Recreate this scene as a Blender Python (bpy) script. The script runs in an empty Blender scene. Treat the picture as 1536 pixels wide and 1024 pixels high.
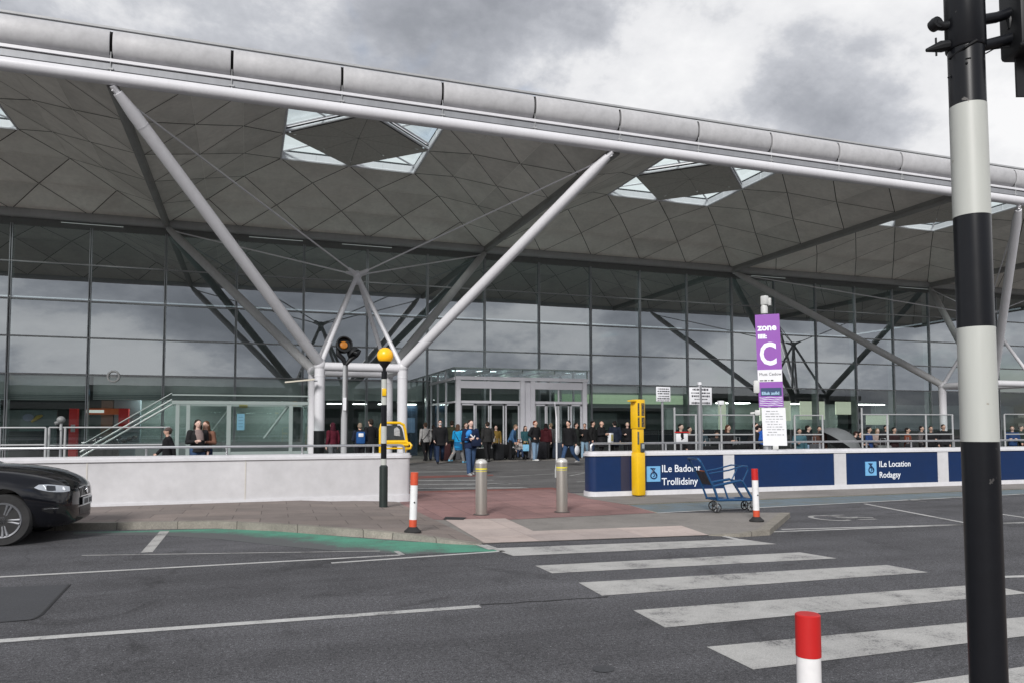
import bpy, bmesh, math, random
from math import sin, cos, pi, radians, sqrt, atan2
from mathutils import Vector as V, Matrix, noise
from mathutils.bvhtree import BVHTree
random.seed(7)
sc = bpy.context.scene
COL = sc.collection
# ------------------------------------------------------------------ camera (solved from the photograph)
FPX, YAW, PIT, ROL, CX, CY, CZ, V0 = 1133.91, 0.33676, 0.05546, -0.00197, 4.26954, -26.29344, 1.6, 580.11
FW = V((sin(YAW)*cos(PIT), cos(YAW)*cos(PIT), sin(PIT)))
_r = V((cos(YAW), -sin(YAW), 0)); _u = _r.cross(FW)
RT = _r*cos(ROL) + _u*sin(ROL); UP = -_r*sin(ROL) + _u*cos(ROL)
CAM = V((CX, CY, CZ))
cd = bpy.data.cameras.new('camera'); cam = bpy.data.objects.new('camera', cd); COL.objects.link(cam)
M = Matrix.Identity(4)
for i in range(3):
    M[i][0] = RT[i]; M[i][1] = UP[i]; M[i][2] = -FW[i]; M[i][3] = CAM[i]
cam.matrix_world = M
cd.sensor_width = 36; cd.lens = 36*FPX/1536; cd.shift_y = (V0-512)/1536
cd.clip_start = 0.1; cd.clip_end = 3000
sc.camera = cam
def ray(u, v): return FW + RT*((u-768)/FPX) - UP*((v-V0)/FPX)
def G(u, v, h=0.0):                 # ground point under a place in the photograph
    d = ray(u, v); return CAM + d*((h-CZ)/d.z)
def PY(u, v, y):                    # point on the vertical plane y = const
    d = ray(u, v); return CAM + d*((y-CY)/d.y)
def DP(u, v, dep): return CAM + ray(u, v)*dep

# ------------------------------------------------------------------ materials
def newmat(name):
    m = bpy.data.materials.new(name); m.use_nodes = True
    nt = m.node_tree; nt.nodes.clear()
    out = nt.nodes.new('ShaderNodeOutputMaterial'); b = nt.nodes.new('ShaderNodeBsdfPrincipled')
    nt.links.new(b.outputs[0], out.inputs[0])
    return m, nt, b, out
def noise_node(nt, scale, detail=4, rough=.55, vec=None, dist=0):
    n = nt.nodes.new('ShaderNodeTexNoise'); n.inputs['Scale'].default_value = scale
    n.inputs['Detail'].default_value = detail; n.inputs['Roughness'].default_value = rough; n.inputs['Distortion'].default_value = dist
    if vec: nt.links.new(vec, n.inputs['Vector'])
    return n
def ramp(nt, src, stops):
    r = nt.nodes.new('ShaderNodeValToRGB'); e = r.color_ramp.elements
    while len(e) > 1: e.remove(e[-1])
    for i, (p, c) in enumerate(stops):
        el = e[0] if i == 0 else e.new(p)
        el.position = p; el.color = (c, c, c, 1) if isinstance(c, (int, float)) else (*c[:3], 1)
    nt.links.new(src, r.inputs[0]); return r
def mixc(nt, fac, a, b, mode='MIX'):
    m = nt.nodes.new('ShaderNodeMix'); m.data_type = 'RGBA'; m.blend_type = mode
    for s, i in ((fac, 0), (a, 6), (b, 7)):
        if isinstance(s, (int, float)): m.inputs[i].default_value = s
        elif isinstance(s, (tuple, list)): m.inputs[i].default_value = (*s[:3], 1)
        else: nt.links.new(s, m.inputs[i])
    return m.outputs[2]
def coords(nt, scale=None):
    t = nt.nodes.new('ShaderNodeTexCoord'); o = t.outputs['Object']
    if scale:
        mp = nt.nodes.new('ShaderNodeMapping'); mp.inputs['Scale'].default_value = scale; nt.links.new(o, mp.inputs[0]); o = mp.outputs[0]
    return o
def bump(nt, b, src, strength, dist=.01):
    n = nt.nodes.new('ShaderNodeBump'); n.inputs['Strength'].default_value = strength; n.inputs['Distance'].default_value = dist
    nt.links.new(src, n.inputs['Height']); nt.links.new(n.outputs[0], b.inputs['Normal'])
_mc = {}
def mat(name, c, rough=.6, metal=0.0, dirt=.12, scale=3.0, spec=.5, emit=0, coat=0, streak=False, bmp=0, chip=None):
    if name in _mc: return _mc[name]
    m, nt, b, out = newmat(name); _mc[name] = m
    vec = coords(nt, (1, 1, .12) if streak else None)
    n = noise_node(nt, scale, 6, .6, vec)
    n2 = noise_node(nt, scale*6, 3, .6, vec)
    f = ramp(nt, n.outputs[0], [(.3, 1-dirt), (.7, 1.0)])
    f2 = ramp(nt, n2.outputs[0], [(.3, 1-dirt*.5), (.65, 1.0)])
    col = mixc(nt, 1.0, c, f.outputs[0], 'MULTIPLY'); col = mixc(nt, 1.0, col, f2.outputs[0], 'MULTIPLY')
    nt.links.new(col, b.inputs['Base Color'])
    r2 = ramp(nt, n.outputs[0], [(.25, min(1, rough*1.15)), (.75, rough*.85)])
    nt.links.new(r2.outputs[0], b.inputs['Roughness'])
    b.inputs['Metallic'].default_value = metal; b.inputs['Specular IOR Level'].default_value = spec
    b.inputs['Coat Weight'].default_value = coat; b.inputs['Coat Roughness'].default_value = .03
    if emit:
        b.inputs['Emission Color'].default_value = (*c, 1); b.inputs['Emission Strength'].default_value = emit
    if bmp: bump(nt, b, n2.outputs[0], bmp)
    if chip:
        n3 = noise_node(nt, 26, 5, .6, coords(nt)); n4 = noise_node(nt, 3, 2, .5, coords(nt, (1, 1, .5)))
        k = nt.nodes.new('ShaderNodeMath'); k.operation = 'MULTIPLY'; nt.links.new(ramp(nt, n3.outputs[0], [(.665, 0), (.685, 1)]).outputs[0], k.inputs[0]); nt.links.new(ramp(nt, n4.outputs[0], [(.5, 0), (.6, .8)]).outputs[0], k.inputs[1])
        nt.links.new(mixc(nt, k.outputs[0], col, chip), b.inputs['Base Color'])
    return m
def ground_mat(name, c, var=.35, grain=140, chips=.25, rough=.85, big=.3, bmp=.35, joint=None, jcol=.4, tracks=0):
    m, nt, b, out = newmat(name)
    vec = coords(nt)
    g = noise_node(nt, grain, 3, .8, vec); g2 = noise_node(nt, grain*.33, 4, .75, vec); l = noise_node(nt, .35, 6, .6, vec); l2 = noise_node(nt, 2.2, 5, .65, vec, .6)
    f = ramp(nt, g.outputs[0], [(.36, 1-var*.8), (.5, 1.0), (.64, 1+var)])
    fb = ramp(nt, g2.outputs[0], [(.36, 1-var*.5), (.5, 1.0), (.64, 1+var*.45)])
    fl = ramp(nt, l.outputs[0], [(.3, 1-big), (.7, 1+big*.4)]); fl2 = ramp(nt, l2.outputs[0], [(.28, 1-big*.7), (.5, 1.0), (.75, 1+big*.3)])
    col = mixc(nt, 1, c, f.outputs[0], 'MULTIPLY')
    for q in (fb, fl, fl2): col = mixc(nt, 1, col, q.outputs[0], 'MULTIPLY')
    if tracks:          # tyre-polished bands and old stains along the carriageway
        mp = nt.nodes.new('ShaderNodeMapping'); mp.inputs['Scale'].default_value = (.06, 1.0, 1); mp.inputs['Rotation'].default_value = (0, 0, radians(3)); nt.links.new(vec, mp.inputs[0])
        tn = noise_node(nt, 1.15, 5, .6, mp.outputs[0], .15); sn = noise_node(nt, .9, 8, .75, vec, 1.2)
        col = mixc(nt, 1, col, ramp(nt, tn.outputs[0], [(.36, 1-tracks), (.5, 1.0), (.64, 1+tracks*.8)]).outputs[0], 'MULTIPLY')
        col = mixc(nt, 1, col, ramp(nt, sn.outputs[0], [(.33, 1-tracks*2.2), (.45, 1.0)]).outputs[0], 'MULTIPLY')
        cr = nt.nodes.new('ShaderNodeTexVoronoi'); cr.feature = 'DISTANCE_TO_EDGE'; cr.inputs['Scale'].default_value = .42; dv = noise_node(nt, 2.5, 6, .7, vec)
        col_v = mixc(nt, .22, vec, dv.outputs['Color']); nt.links.new(col_v, cr.inputs['Vector'])
        cm = noise_node(nt, .5, 3, .5, vec)
        cf = nt.nodes.new('ShaderNodeMath'); cf.operation = 'MULTIPLY'; nt.links.new(ramp(nt, cr.outputs['Distance'], [(.0, .55), (.006, 0)]).outputs[0], cf.inputs[0]); nt.links.new(ramp(nt, cm.outputs[0], [(.54, 0), (.6, 1)]).outputs[0], cf.inputs[1])
        col = mixc(nt, cf.outputs[0], col, (.03, .03, .032))
    if chips:
        v = nt.nodes.new('ShaderNodeTexVoronoi'); v.inputs['Scale'].default_value = grain*.42; nt.links.new(vec, v.inputs['Vector'])
        k = noise_node(nt, grain*.2, 2, .5, vec)
        d = ramp(nt, v.outputs['Distance'], [(.16, chips), (.24, 0)]); kk = ramp(nt, k.outputs[0], [(.56, 0), (.62, 1)])
        mm = nt.nodes.new('ShaderNodeMath'); mm.operation = 'MULTIPLY'; nt.links.new(d.outputs[0], mm.inputs[0]); nt.links.new(kk.outputs[0], mm.inputs[1])
        col = mixc(nt, mm.outputs[0], col, tuple(min(1, x*3.2+.08) for x in c))
    if joint:
        br = nt.nodes.new('ShaderNodeTexBrick'); br.inputs['Scale'].default_value = 1; br.inputs['Mortar Size'].default_value = .008; br.inputs['Mortar Smooth'].default_value = .2
        br.inputs['Brick Width'].default_value = joint[0]; br.inputs['Row Height'].default_value = joint[1]; br.offset = joint[2] if len(joint) > 2 else .5
        br.inputs['Color1'].default_value = (1, 1, 1, 1); br.inputs['Color2'].default_value = (.8, .82, .84, 1); br.inputs['Mortar'].default_value = (jcol, jcol, jcol, 1)
        rot = nt.nodes.new('ShaderNodeMapping'); rot.inputs['Rotation'].default_value = (0, 0, radians(2)); nt.links.new(vec, rot.inputs[0]); nt.links.new(rot.outputs[0], br.inputs['Vector'])
        col = mixc(nt, 1, col, br.outputs[0], 'MULTIPLY')
    nt.links.new(col, b.inputs['Base Color']); b.inputs['Roughness'].default_value = rough; b.inputs['Specular IOR Level'].default_value = .35
    bump(nt, b, g.outputs[0], bmp, .006)
    return m
def paint_mat(name, c, under=(.07, .07, .075), wear=.5, rough=.7):
    m, nt, b, out = newmat(name); vec = coords(nt)
    a = noise_node(nt, 42, 8, .85, vec); l = noise_node(nt, 1.9, 6, .7, vec); g = noise_node(nt, 150, 2, .6, vec)
    ad = nt.nodes.new('ShaderNodeMath'); ad.operation = 'MULTIPLY_ADD'; nt.links.new(l.outputs[0], ad.inputs[0]); ad.inputs[1].default_value = .9; nt.links.new(a.outputs[0], ad.inputs[2])
    t = .40+.17*wear; f = ramp(nt, ad.outputs[0], [(t-.07+.35, .85), (t+.05+.35, .10*wear)])
    sh = ramp(nt, g.outputs[0], [(.36, .72), (.62, 1.08)]); sl = ramp(nt, l.outputs[0], [(.34, .76), (.66, 1.04)])
    col = mixc(nt, 1, c, sh.outputs[0], 'MULTIPLY'); col = mixc(nt, 1, col, sl.outputs[0], 'MULTIPLY')
    col = mixc(nt, f.outputs[0], col, under)
    nt.links.new(col, b.inputs['Base Color']); b.inputs['Roughness'].default_value = rough
    bump(nt, b, g.outputs[0], .25, .005)
    return m
def glass_mat(name, refl, tint, wav=0.0, tr=1.0):
    m = bpy.data.materials.new(name); m.use_nodes = True; nt = m.node_tree; nt.nodes.clear()
    out = nt.nodes.new('ShaderNodeOutputMaterial'); mx = nt.nodes.new('ShaderNodeMixShader')
    t = nt.nodes.new('ShaderNodeBsdfTransparent'); t.inputs[0].default_value = (*tint, 1)
    g = nt.nodes.new('ShaderNodeBsdfGlossy'); g.inputs['Roughness'].default_value = 0.0; g.inputs[0].default_value = (.92, .97, 1, 1)
    lw = nt.nodes.new('ShaderNodeLayerWeight'); lw.inputs[0].default_value = .35
    r = ramp(nt, lw.outputs['Facing'], [(0, refl), (.6, min(1, refl*1.25)), (1, 1)])
    nt.links.new(r.outputs[0], mx.inputs[0]); nt.links.new(t.outputs[0], mx.inputs[1]); nt.links.new(g.outputs[0], mx.inputs[2]); nt.links.new(mx.outputs[0], out.inputs[0])
    if wav:
        n = noise_node(nt, .5, 2, .5, coords(nt)); bp = nt.nodes.new('ShaderNodeBump'); bp.inputs['Strength'].default_value = wav; bp.inputs['Distance'].default_value = .05
        nt.links.new(n.outputs[0], bp.inputs['Height']); nt.links.new(bp.outputs[0], g.inputs['Normal'])
    return m

# ------------------------------------------------------------------ object helpers
def tag(o, label=None, cat=None, group=None, kind=None):
    if label: o['label'] = label
    if cat: o['category'] = cat
    if group: o['group'] = group
    if kind: o['kind'] = kind
    return o
def thing(name, label, cat, loc=(0, 0, 0), rz=0, group=None):
    o = bpy.data.objects.new(name, None); COL.objects.link(o); o.empty_display_size = .2
    o.location = loc; o.rotation_euler = (0, 0, rz)
    return tag(o, label, cat, group)
def rootloc(o):
    while o.parent: o = o.parent
    return o.location.copy()
def kids(o): return [c for c in COL.objects if c.parent == o]
def copy_tree(o, parent=None):
    c = o.copy(); COL.objects.link(c); c.parent = parent
    for ch in kids(o): copy_tree(ch, c)
    return c
class MB:
    def __init__(s): s.bm = bmesh.new()
    def face(s, pts):
        return s.bm.faces.new([s.bm.verts.new(p) for p in pts])
    def box(s, c, size, rz=0, rot=None, bev=0):
        r = bmesh.ops.create_cube(s.bm, size=1); vs = r['verts']
        bmesh.ops.scale(s.bm, vec=size, verts=vs)
        if bev:
            es = list({e for v in vs for e in v.link_edges})
            r = bmesh.ops.bevel(s.bm, geom=es, offset=bev, segments=2, affect='EDGES', profile=.5); vs = list({v for f in r['faces'] for v in f.verts} | {v for v in vs if v.is_valid})
        if rot is None: rot = Matrix.Rotation(rz, 3, 'Z')
        bmesh.ops.rotate(s.bm, cent=(0, 0, 0), matrix=rot, verts=vs); bmesh.ops.translate(s.bm, vec=c, verts=vs)
        return s
    def span(s, a, b, bev=0):        # axis aligned box between two corners
        a, b = V(a), V(b); d = b-a
        return s.box((a+b)/2, (abs(d.x), abs(d.y), abs(d.z)), bev=bev)
    def ring(s, c, ax, ay, n): return [s.bm.verts.new(c + ax*cos(2*pi*i/n) + ay*sin(2*pi*i/n)) for i in range(n)]
    def skin(s, a, b):
        n = len(a)
        for i in range(n): s.bm.faces.new((a[i], a[(i+1) % n], b[(i+1) % n], b[i]))
    def tube(s, pts, r, n=10, cap=True, closed=False):
        pts = [V(p) for p in pts]; N = len(pts); rr = r if isinstance(r, (list, tuple)) else [r]*N
        rings = []; prev = None
        for i, p in enumerate(pts):
            if closed: t = pts[(i+1) % N]-pts[i-1]
            else: t = (pts[min(i+1, N-1)]-pts[max(i-1, 0)])
            t.normalize()
            if prev is None:
                a = t.cross(V((0, 0, 1)));
                if a.length < .05: a = t.cross(V((0, 1, 0)))
            else: a = prev - t*prev.dot(t)
            a.normalize(); prev = a; b = t.cross(a)
            k = 1.0
            if 0 < i < N-1 or closed:
                d1 = (pts[i]-pts[i-1]).normalized(); k = 1/max(.5, sqrt(max(.01, (1+d1.dot((pts[(i+1) % N]-pts[i]).normalized()))/2)))
            rings.append(s.ring(p, a*rr[i]*(k if k < 1.3 else 1.15), b*rr[i], n))
        for i in range(N-1): s.skin(rings[i], rings[i+1])
        if closed: s.skin(rings[-1], rings[0])
        elif cap: s.bm.faces.new(rings[0][::-1]); s.bm.faces.new(rings[-1])
        return s
    def cyl(s, a, b, r, r2=None, n=16): return s.tube([a, b], [r, r if r2 is None else r2], n)
    def lathe(s, c, prof, n=20, ax=None):
        c = V(c); z = V(ax).normalized() if ax else V((0, 0, 1)); x = z.cross(V((0, 1, 0)));
        if x.length < .05: x = V((1, 0, 0))
        x.normalize(); y = z.cross(x); rings = []
        for r, h in prof: rings.append(s.ring(c+z*h, x*max(r, 1e-4), y*max(r, 1e-4), n))
        for i in range(len(rings)-1): s.skin(rings[i], rings[i+1])
        s.bm.faces.new(rings[0][::-1]); s.bm.faces.new(rings[-1]); return s
    def ball(s, c, r, seg=16, rot=None):
        if not isinstance(r, (tuple, list)): r = (r, r, r)
        q = bmesh.ops.create_uvsphere(s.bm, u_segments=seg, v_segments=max(6, seg*2//3), radius=1); vs = q['verts']
        bmesh.ops.scale(s.bm, vec=r, verts=vs)
        if rot: bmesh.ops.rotate(s.bm, cent=(0, 0, 0), matrix=rot, verts=vs)
        bmesh.ops.translate(s.bm, vec=c, verts=vs); return s
    def capsule(s, a, ra, b, rb, n=10):
        s.tube([a, b], [ra, rb], n); s.ball(a, ra*1.0, n); s.ball(b, rb*1.0, n); return s
    def loft(s, rings, n=16, cap=True):      # rings: (centre, rx, ry)
        R = [s.ring(V(c), V((rx, 0, 0)), V((0, ry, 0)), n) for c, rx, ry in rings]
        for i in range(len(R)-1): s.skin(R[i], R[i+1])
        if cap: s.bm.faces.new(R[0][::-1]); s.bm.faces.new(R[-1])
        return s
    def prism(s, pts, vec):                  # planar outline pushed along vec
        vec = V(vec); a = [s.bm.verts.new(p) for p in pts]; b = [s.bm.verts.new(V(p)+vec) for p in pts]
        s.skin(a, b); s.bm.faces.new(a[::-1]); s.bm.faces.new(b); return s
    def mesh(s, name='m'):
        bmesh.ops.recalc_face_normals(s.bm, faces=s.bm.faces); me = bpy.data.meshes.new(name); s.bm.to_mesh(me); s.bm.free(); return me
    def build(s, name, m, parent=None, smooth=35, world=True, recalc=True):
        if recalc: bmesh.ops.recalc_face_normals(s.bm, faces=s.bm.faces)
        if parent and world: bmesh.ops.translate(s.bm, vec=-rootloc(parent), verts=s.bm.verts)
        me = bpy.data.meshes.new(name); s.bm.to_mesh(me); s.bm.free()
        return link(name, me, m, parent, smooth)
def link(name, me, m, parent=None, smooth=35):
    if m:
        if len(me.materials): me.materials.clear()
        me.materials.append(m)
    if smooth:
        for p in me.polygons: p.use_smooth = True
        if smooth < 180: me.set_sharp_from_angle(angle=radians(smooth))
    o = bpy.data.objects.new(name, me); COL.objects.link(o)
    if parent: o.parent = parent
    return o
def evaluated(me, mods):
    o = bpy.data.objects.new('tmp', me); COL.objects.link(o)
    for t, kw in mods:
        k = o.modifiers.new('m', t)
        for a, b in kw.items(): setattr(k, a, b)
    dg = bpy.context.evaluated_depsgraph_get(); r = bpy.data.meshes.new_from_object(o.evaluated_get(dg))
    bpy.data.objects.remove(o); return r
def fused(mb, name, m, parent, vox=.013, sm=3):     # overlapping pieces melted into one continuous surface
    me = evaluated(mb.mesh(), [('REMESH', dict(mode='VOXEL', voxel_size=vox)), ('SMOOTH', dict(factor=.5, iterations=sm))])
    return link(name, me, m, parent, 180)
def text_mesh(s, size, align='LEFT', ext=.002, bold=0):
    c = bpy.data.curves.new('t', 'FONT'); c.body = s; c.size = size; c.extrude = ext; c.align_x = align; c.offset = bold; c.resolution_u = 3
    o = bpy.data.objects.new('t', c); COL.objects.link(o)
    dg = bpy.context.evaluated_depsgraph_get(); me = bpy.data.meshes.new_from_object(o.evaluated_get(dg)); bpy.data.objects.remove(o); return me
def lettering(name, s, size, m, parent, mtx, align='LEFT', bold=0, sx=1):
    me = text_mesh(s, size, align, bold=bold); me.transform(Matrix.Translation(-rootloc(parent)) @ mtx @ Matrix.Diagonal((sx, 1, 1, 1)))
    return link(name, me, m, parent, 0)
def frame(o, x, z):                       # 4x4 with local x, y = (z up), normal
    x = V(x).normalized(); z = V(z).normalized(); n = x.cross(z); m = Matrix.Identity(4)
    for i in range(3): m[i][0] = x[i]; m[i][1] = z[i]; m[i][2] = n[i]; m[i][3] = o[i]
    return m
def sheet(name, pts, m, z=None, kind='structure', thick=0):
    mb = MB(); mb.face([V((p[0], p[1], z if z is not None else p[2])) for p in pts])
    f = list(mb.bm.faces)[0]; f.normal_update()
    if f.normal.z < 0: f.normal_flip()
    o = mb.build(name, m, None, 0, recalc=False); return tag(o, kind=kind)
# ------------------------------------------------------------------ exposure and weather
SKYSEED, SKYS1, SKYS2, CLOUDGAIN, SUN_E, EXPOSURE = 212, 2.4, 1.2, .73, 2.4, .57
# ------------------------------------------------------------------ colours
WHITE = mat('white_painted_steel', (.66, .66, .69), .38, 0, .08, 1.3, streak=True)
GREYST = mat('grey_painted_steel', (.40, .41, .42), .45, 0, .15, 1.0, streak=True)
DKSTEEL = mat('dark_painted_steel', (.10, .10, .105), .5, 0, .2, 1.5)
ALU = mat('brushed_aluminium', (.52, .53, .55), .33, .85, .2, 3, streak=True)
CLAD = mat('weathered_aluminium_cladding', (.50, .50, .515), .55, .0, .24, .8)
STEEL = mat('stainless_steel', (.50, .47, .43), .36, .8, .12, 4, streak=True)
SOFFIT = mat('soffit_panel', (.86, .83, .78), .55, 0, .16, .8)
SOFLIGHT = mat('soffit_pale_joint', (.95, .93, .88), .5, 0)
SOFGAP = mat('soffit_joint', (.012, .012, .012), .9, 0, spec=.1)
REFLECT = mat('perforated_reflector', (.60, .575, .54), .5, .1, .2, 8)
BLACK = mat('black_paint', (.009, .010, .013), .3, 0, .25, 4, spec=.28, chip=(.16, .155, .15))
BLACKM = mat('matt_black_plastic', (.012, .013, .015), .5, 0, .2, 5, spec=.3)
RUBBER = mat('rubber', (.02, .02, .021), .8, 0, .2, 6)
PALEPOLE = mat('worn_white_band', (.52, .54, .51), .42, 0, .2, 2.5, streak=True, chip=(.22, .19, .14))
RED = mat('red_reflective', (.50, .012, .012), .5, 0, .08, 5)
ORANGE = mat('faded_orange_red', (.62, .085, .035), .5, 0, .15, 6)
POSTW = mat('white_reflective', (.78, .78, .79), .45, 0, .1, 5)
YELLOW = mat('yellow_powder_coat', (.83, .50, .006), .38, 0, .1, 3, coat=.2)
YGLOBE = mat('amber_globe', (.95, .47, .01), .32, 0, .05, 4, emit=.12)
WALLW = mat('white_rendered_wall', (.60, .597, .615), .7, 0, .18, .8, chip=(.40, .39, .40))
COPING = mat('white_coping', (.66, .66, .685), .55, 0, .14, 2)
NAVY = mat('navy_panel', (.006, .026, .095), .32, 0, .15, 1.5, coat=.15)
LBLUE = mat('light_blue_sign', (.18, .45, .75), .5)
PURPLE = mat('purple_banner', (.26, .075, .40), .5, 0, .06, 3)
PURPLED = mat('dark_purple_banner', (.10, .05, .22), .5)
PAPER = mat('white_notice', (.74, .75, .78), .5, 0, .05, 4)
INK = mat('dark_ink', (.05, .05, .06), .6)
LETTER = mat('white_lettering', (.80, .84, .90), .5, 0, .03)
TROLLEY = mat('blue_trolley_steel', (.008, .07, .19), .35, .2, .2, 6, coat=.2)
GLASSU = glass_mat('curtain_wall_glass', .39, (.34, .41, .415), .012)
GLASSL = glass_mat('shop_front_glass', .13, (.84, .90, .885), .008)
GLASSC = glass_mat('clear_balustrade_glass', .15, (.86, .92, .905))
GLASSR = glass_mat('rooflight_glass', .10, (.86, .95, .94))
GREENST = mat('pale_green_steel', (.27, .32, .31), .45, 0, .1, 2)
INT_WALL = mat('interior_wall', (.16, .19, .18), .7)
INT_FLOOR = mat('interior_floor', (.10, .10, .10), .35)
BULK = mat('pale_green_bulkhead', (.52, .58, .56), .5)
LITP = mat('lit_ceiling_panel', (.74, .80, .62), .5, emit=.35)
LITW = mat('fluorescent_tube', (.92, 1.0, .95), .5, emit=9)
HEADLIT = mat('slim_lit_strip', (.7, .78, .76), .5, emit=.12)
# ------------------------------------------------------------------ sky, sun
SUN_DIR = V((-.45, -.70, .52)).normalized()      # towards the sun
w = bpy.data.worlds.new('World'); sc.world = w; w.use_nodes = True
nt = w.node_tree; nt.nodes.clear()
out = nt.nodes.new('ShaderNodeOutputWorld'); bg = nt.nodes.new('ShaderNodeBackground'); nt.links.new(bg.outputs[0], out.inputs[0])
sky = nt.nodes.new('ShaderNodeTexSky'); sky.sky_type = 'NISHITA'; sky.sun_disc = False
sky.sun_elevation = math.asin(SUN_DIR.z); sky.sun_rotation = atan2(SUN_DIR.x, SUN_DIR.y) % (2*pi)
tc = nt.nodes.new('ShaderNodeTexCoord'); sep = nt.nodes.new('ShaderNodeSeparateXYZ'); nt.links.new(tc.outputs['Generated'], sep.inputs[0])
def mth(op, a, b=None):
    n = nt.nodes.new('ShaderNodeMath'); n.operation = op
    for i, s in enumerate((a, b)):
        if s is None: continue
        if isinstance(s, (int, float)): n.inputs[i].default_value = s
        else: nt.links.new(s, n.inputs[i])
    return n.outputs[0]
zz = mth('ADD', mth('MAXIMUM', sep.outputs[2], 0.0), .42)
cv = nt.nodes.new('ShaderNodeCombineXYZ'); nt.links.new(mth('DIVIDE', sep.outputs[0], zz), cv.inputs[0]); nt.links.new(mth('DIVIDE', sep.outputs[1], zz), cv.inputs[1]); cv.inputs[2].default_value = SKYSEED
na = noise_node(nt, SKYS1, 12, .62, cv.outputs[0], .1)
nb = noise_node(nt, SKYS2, 4, .5, cv.outputs[0], .2)
mixn = mth('ADD', mth('MULTIPLY', na.outputs[0], .62), mth('MULTIPLY', nb.outputs[0], .38))
cl = ramp(nt, mixn, [(.385, (3.0, 3.15, 3.5)), (.44, (3.9, 4.05, 4.45)), (.49, (5.3, 5.45, 5.85)), (.535, (7.6, 7.65, 7.85)), (.60, (8.8, 8.8, 8.9))])
cl.color_ramp.interpolation = 'LINEAR'
CLN = 10.0
for e in cl.color_ramp.elements: e.color = (e.color[0]/CLN, e.color[1]/CLN, e.color[2]/CLN, 1)
gain = nt.nodes.new('ShaderNodeVectorMath'); gain.operation = 'SCALE'; gain.inputs['Scale'].default_value = CLN*CLOUDGAIN; nt.links.new(cl.outputs[0], gain.inputs[0])
nh = noise_node(nt, 1.9, 5, .55, cv.outputs[0], .2)
hole = ramp(nt, nh.outputs[0], [(.60, 0), (.70, .7)])
nt.links.new(mixc(nt, hole.outputs[0], gain.outputs[0], sky.outputs[0]), bg.inputs[0]); bg.inputs[1].default_value = .1
sl = bpy.data.lights.new('sun', 'SUN'); sun = bpy.data.objects.new('sun', sl); COL.objects.link(sun)
sl.energy = SUN_E; sl.angle = radians(15); sl.color = (1, .97, .94)
sun.rotation_euler = SUN_DIR.to_track_quat('Z', 'Y').to_euler()
vs = sc.view_settings; vs.view_transform = 'Standard'; vs.look = 'None'; vs.exposure = EXPOSURE; vs.gamma = 1; vs.use_curve_mapping = False

# ------------------------------------------------------------------ ground
ASPH = ground_mat('road_asphalt', (.089, .089, .096), .9, 95, .55, big=.26, bmp=.6, tracks=.19)
ASPH2 = ground_mat('forecourt_asphalt', (.13, .127, .127), .3, 110, .2, tracks=.12)
PATCH = ground_mat('patched_asphalt', (.060, .062, .068), .2, 90, .1, big=.1)
SLAB = ground_mat('grey_pink_slabs', (.245, .205, .185), .14, 90, .08, joint=(.9, .6), big=.25, bmp=.15)
REDSLAB = ground_mat('red_paving', (.305, .18, .17), .14, 90, .06, joint=(.62, .62, 0), big=.3, bmp=.15, jcol=.55)
BEIGE = ground_mat('buff_tactile_paving', (.50, .42, .385), .1, 90, .05, joint=(.8, .8, 0), big=.22, bmp=.2, jcol=.72)
CONC = ground_mat('grey_concrete_paving', (.235, .22, .205), .14, 80, .06, big=.25, bmp=.15)
KERB = ground_mat('kerb_stone', (.27, .25, .215), .2, 70, .05, joint=(.92, 5, 0), big=.35, bmp=.2)
PWHITE = paint_mat('road_paint_white', (.49, .485, .47), wear=.56)
PLINE = paint_mat('line_paint_white', (.56, .56, .55), wear=.5)
PFAINT = paint_mat('faded_line_paint', (.42, .42, .41), wear=.7)
PGREEN = paint_mat('green_road_paint', (.085, .33, .225), (.095, .105, .105), wear=.6)
nt = PGREEN.node_tree; bs = [n for n in nt.nodes if n.type == 'BSDF_PRINCIPLED'][0]; src = bs.inputs['Base Color'].links[0].from_socket
uvn = nt.nodes.new('ShaderNodeTexCoord'); sx = nt.nodes.new('ShaderNodeSeparateXYZ'); nt.links.new(uvn.outputs['UV'], sx.inputs[0]); nz = noise_node(nt, 1.4, 6, .7, coords(nt)); nf = noise_node(nt, 34, 6, .8, coords(nt))
def mm(op, a, c):
    n = nt.nodes.new('ShaderNodeMath'); n.operation = op
    for i, q in enumerate((a, c)):
        if isinstance(q, (int, float)): n.inputs[i].default_value = q
        else: nt.links.new(q, n.inputs[i])
    return n.outputs[0]
wid = ramp(nt, sx.outputs[0], [(0, .22), (.3, .52), (.55, .78), (.82, 1.0), (.93, 1.9)])     # how far from the kerb the paint has survived
dk = mm('SUBTRACT', wid.outputs[0], sx.outputs[1]); dk = mm('ADD', dk, mm('MULTIPLY', mm('SUBTRACT', nz.outputs[0], .5), .9)); dk = mm('ADD', dk, mm('MULTIPLY', mm('SUBTRACT', nf.outputs[0], .5), .8))
keep = ramp(nt, dk, [(-.05, .0), (.08, .45), (.35, .95)])
nt.links.new(mixc(nt, keep.outputs[0], (.092, .098, .10), src), bs.inputs['Base Color'])
PBLUE = paint_mat('blue_road_paint', (.15, .20, .235), (.15, .16, .14), wear=.85)
PCREAM = paint_mat('cream_line_paint', (.55, .52, .36), wear=.3)
PRED = paint_mat('red_road_paint', (.24, .085, .07), wear=.5)
mb = MB(); mb.face([(-900, -900, -.02), (900, -900, -.02), (900, 900, -.02), (-900, 900, -.02)])
tag(mb.build('ground', ground_mat('far_ground', (.09, .10, .075), .2, 20, 0), None, 0), kind='structure')
sheet('road', [(-120, -24.0), (140, -24.0), (140, -8.5), (-120, -8.5)], ASPH, 0)
sheet('forecourt_road', [(-60, -8.5), (120, -8.5), (120, 11.2), (-60, 11.2)], ASPH2, 0)
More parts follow.
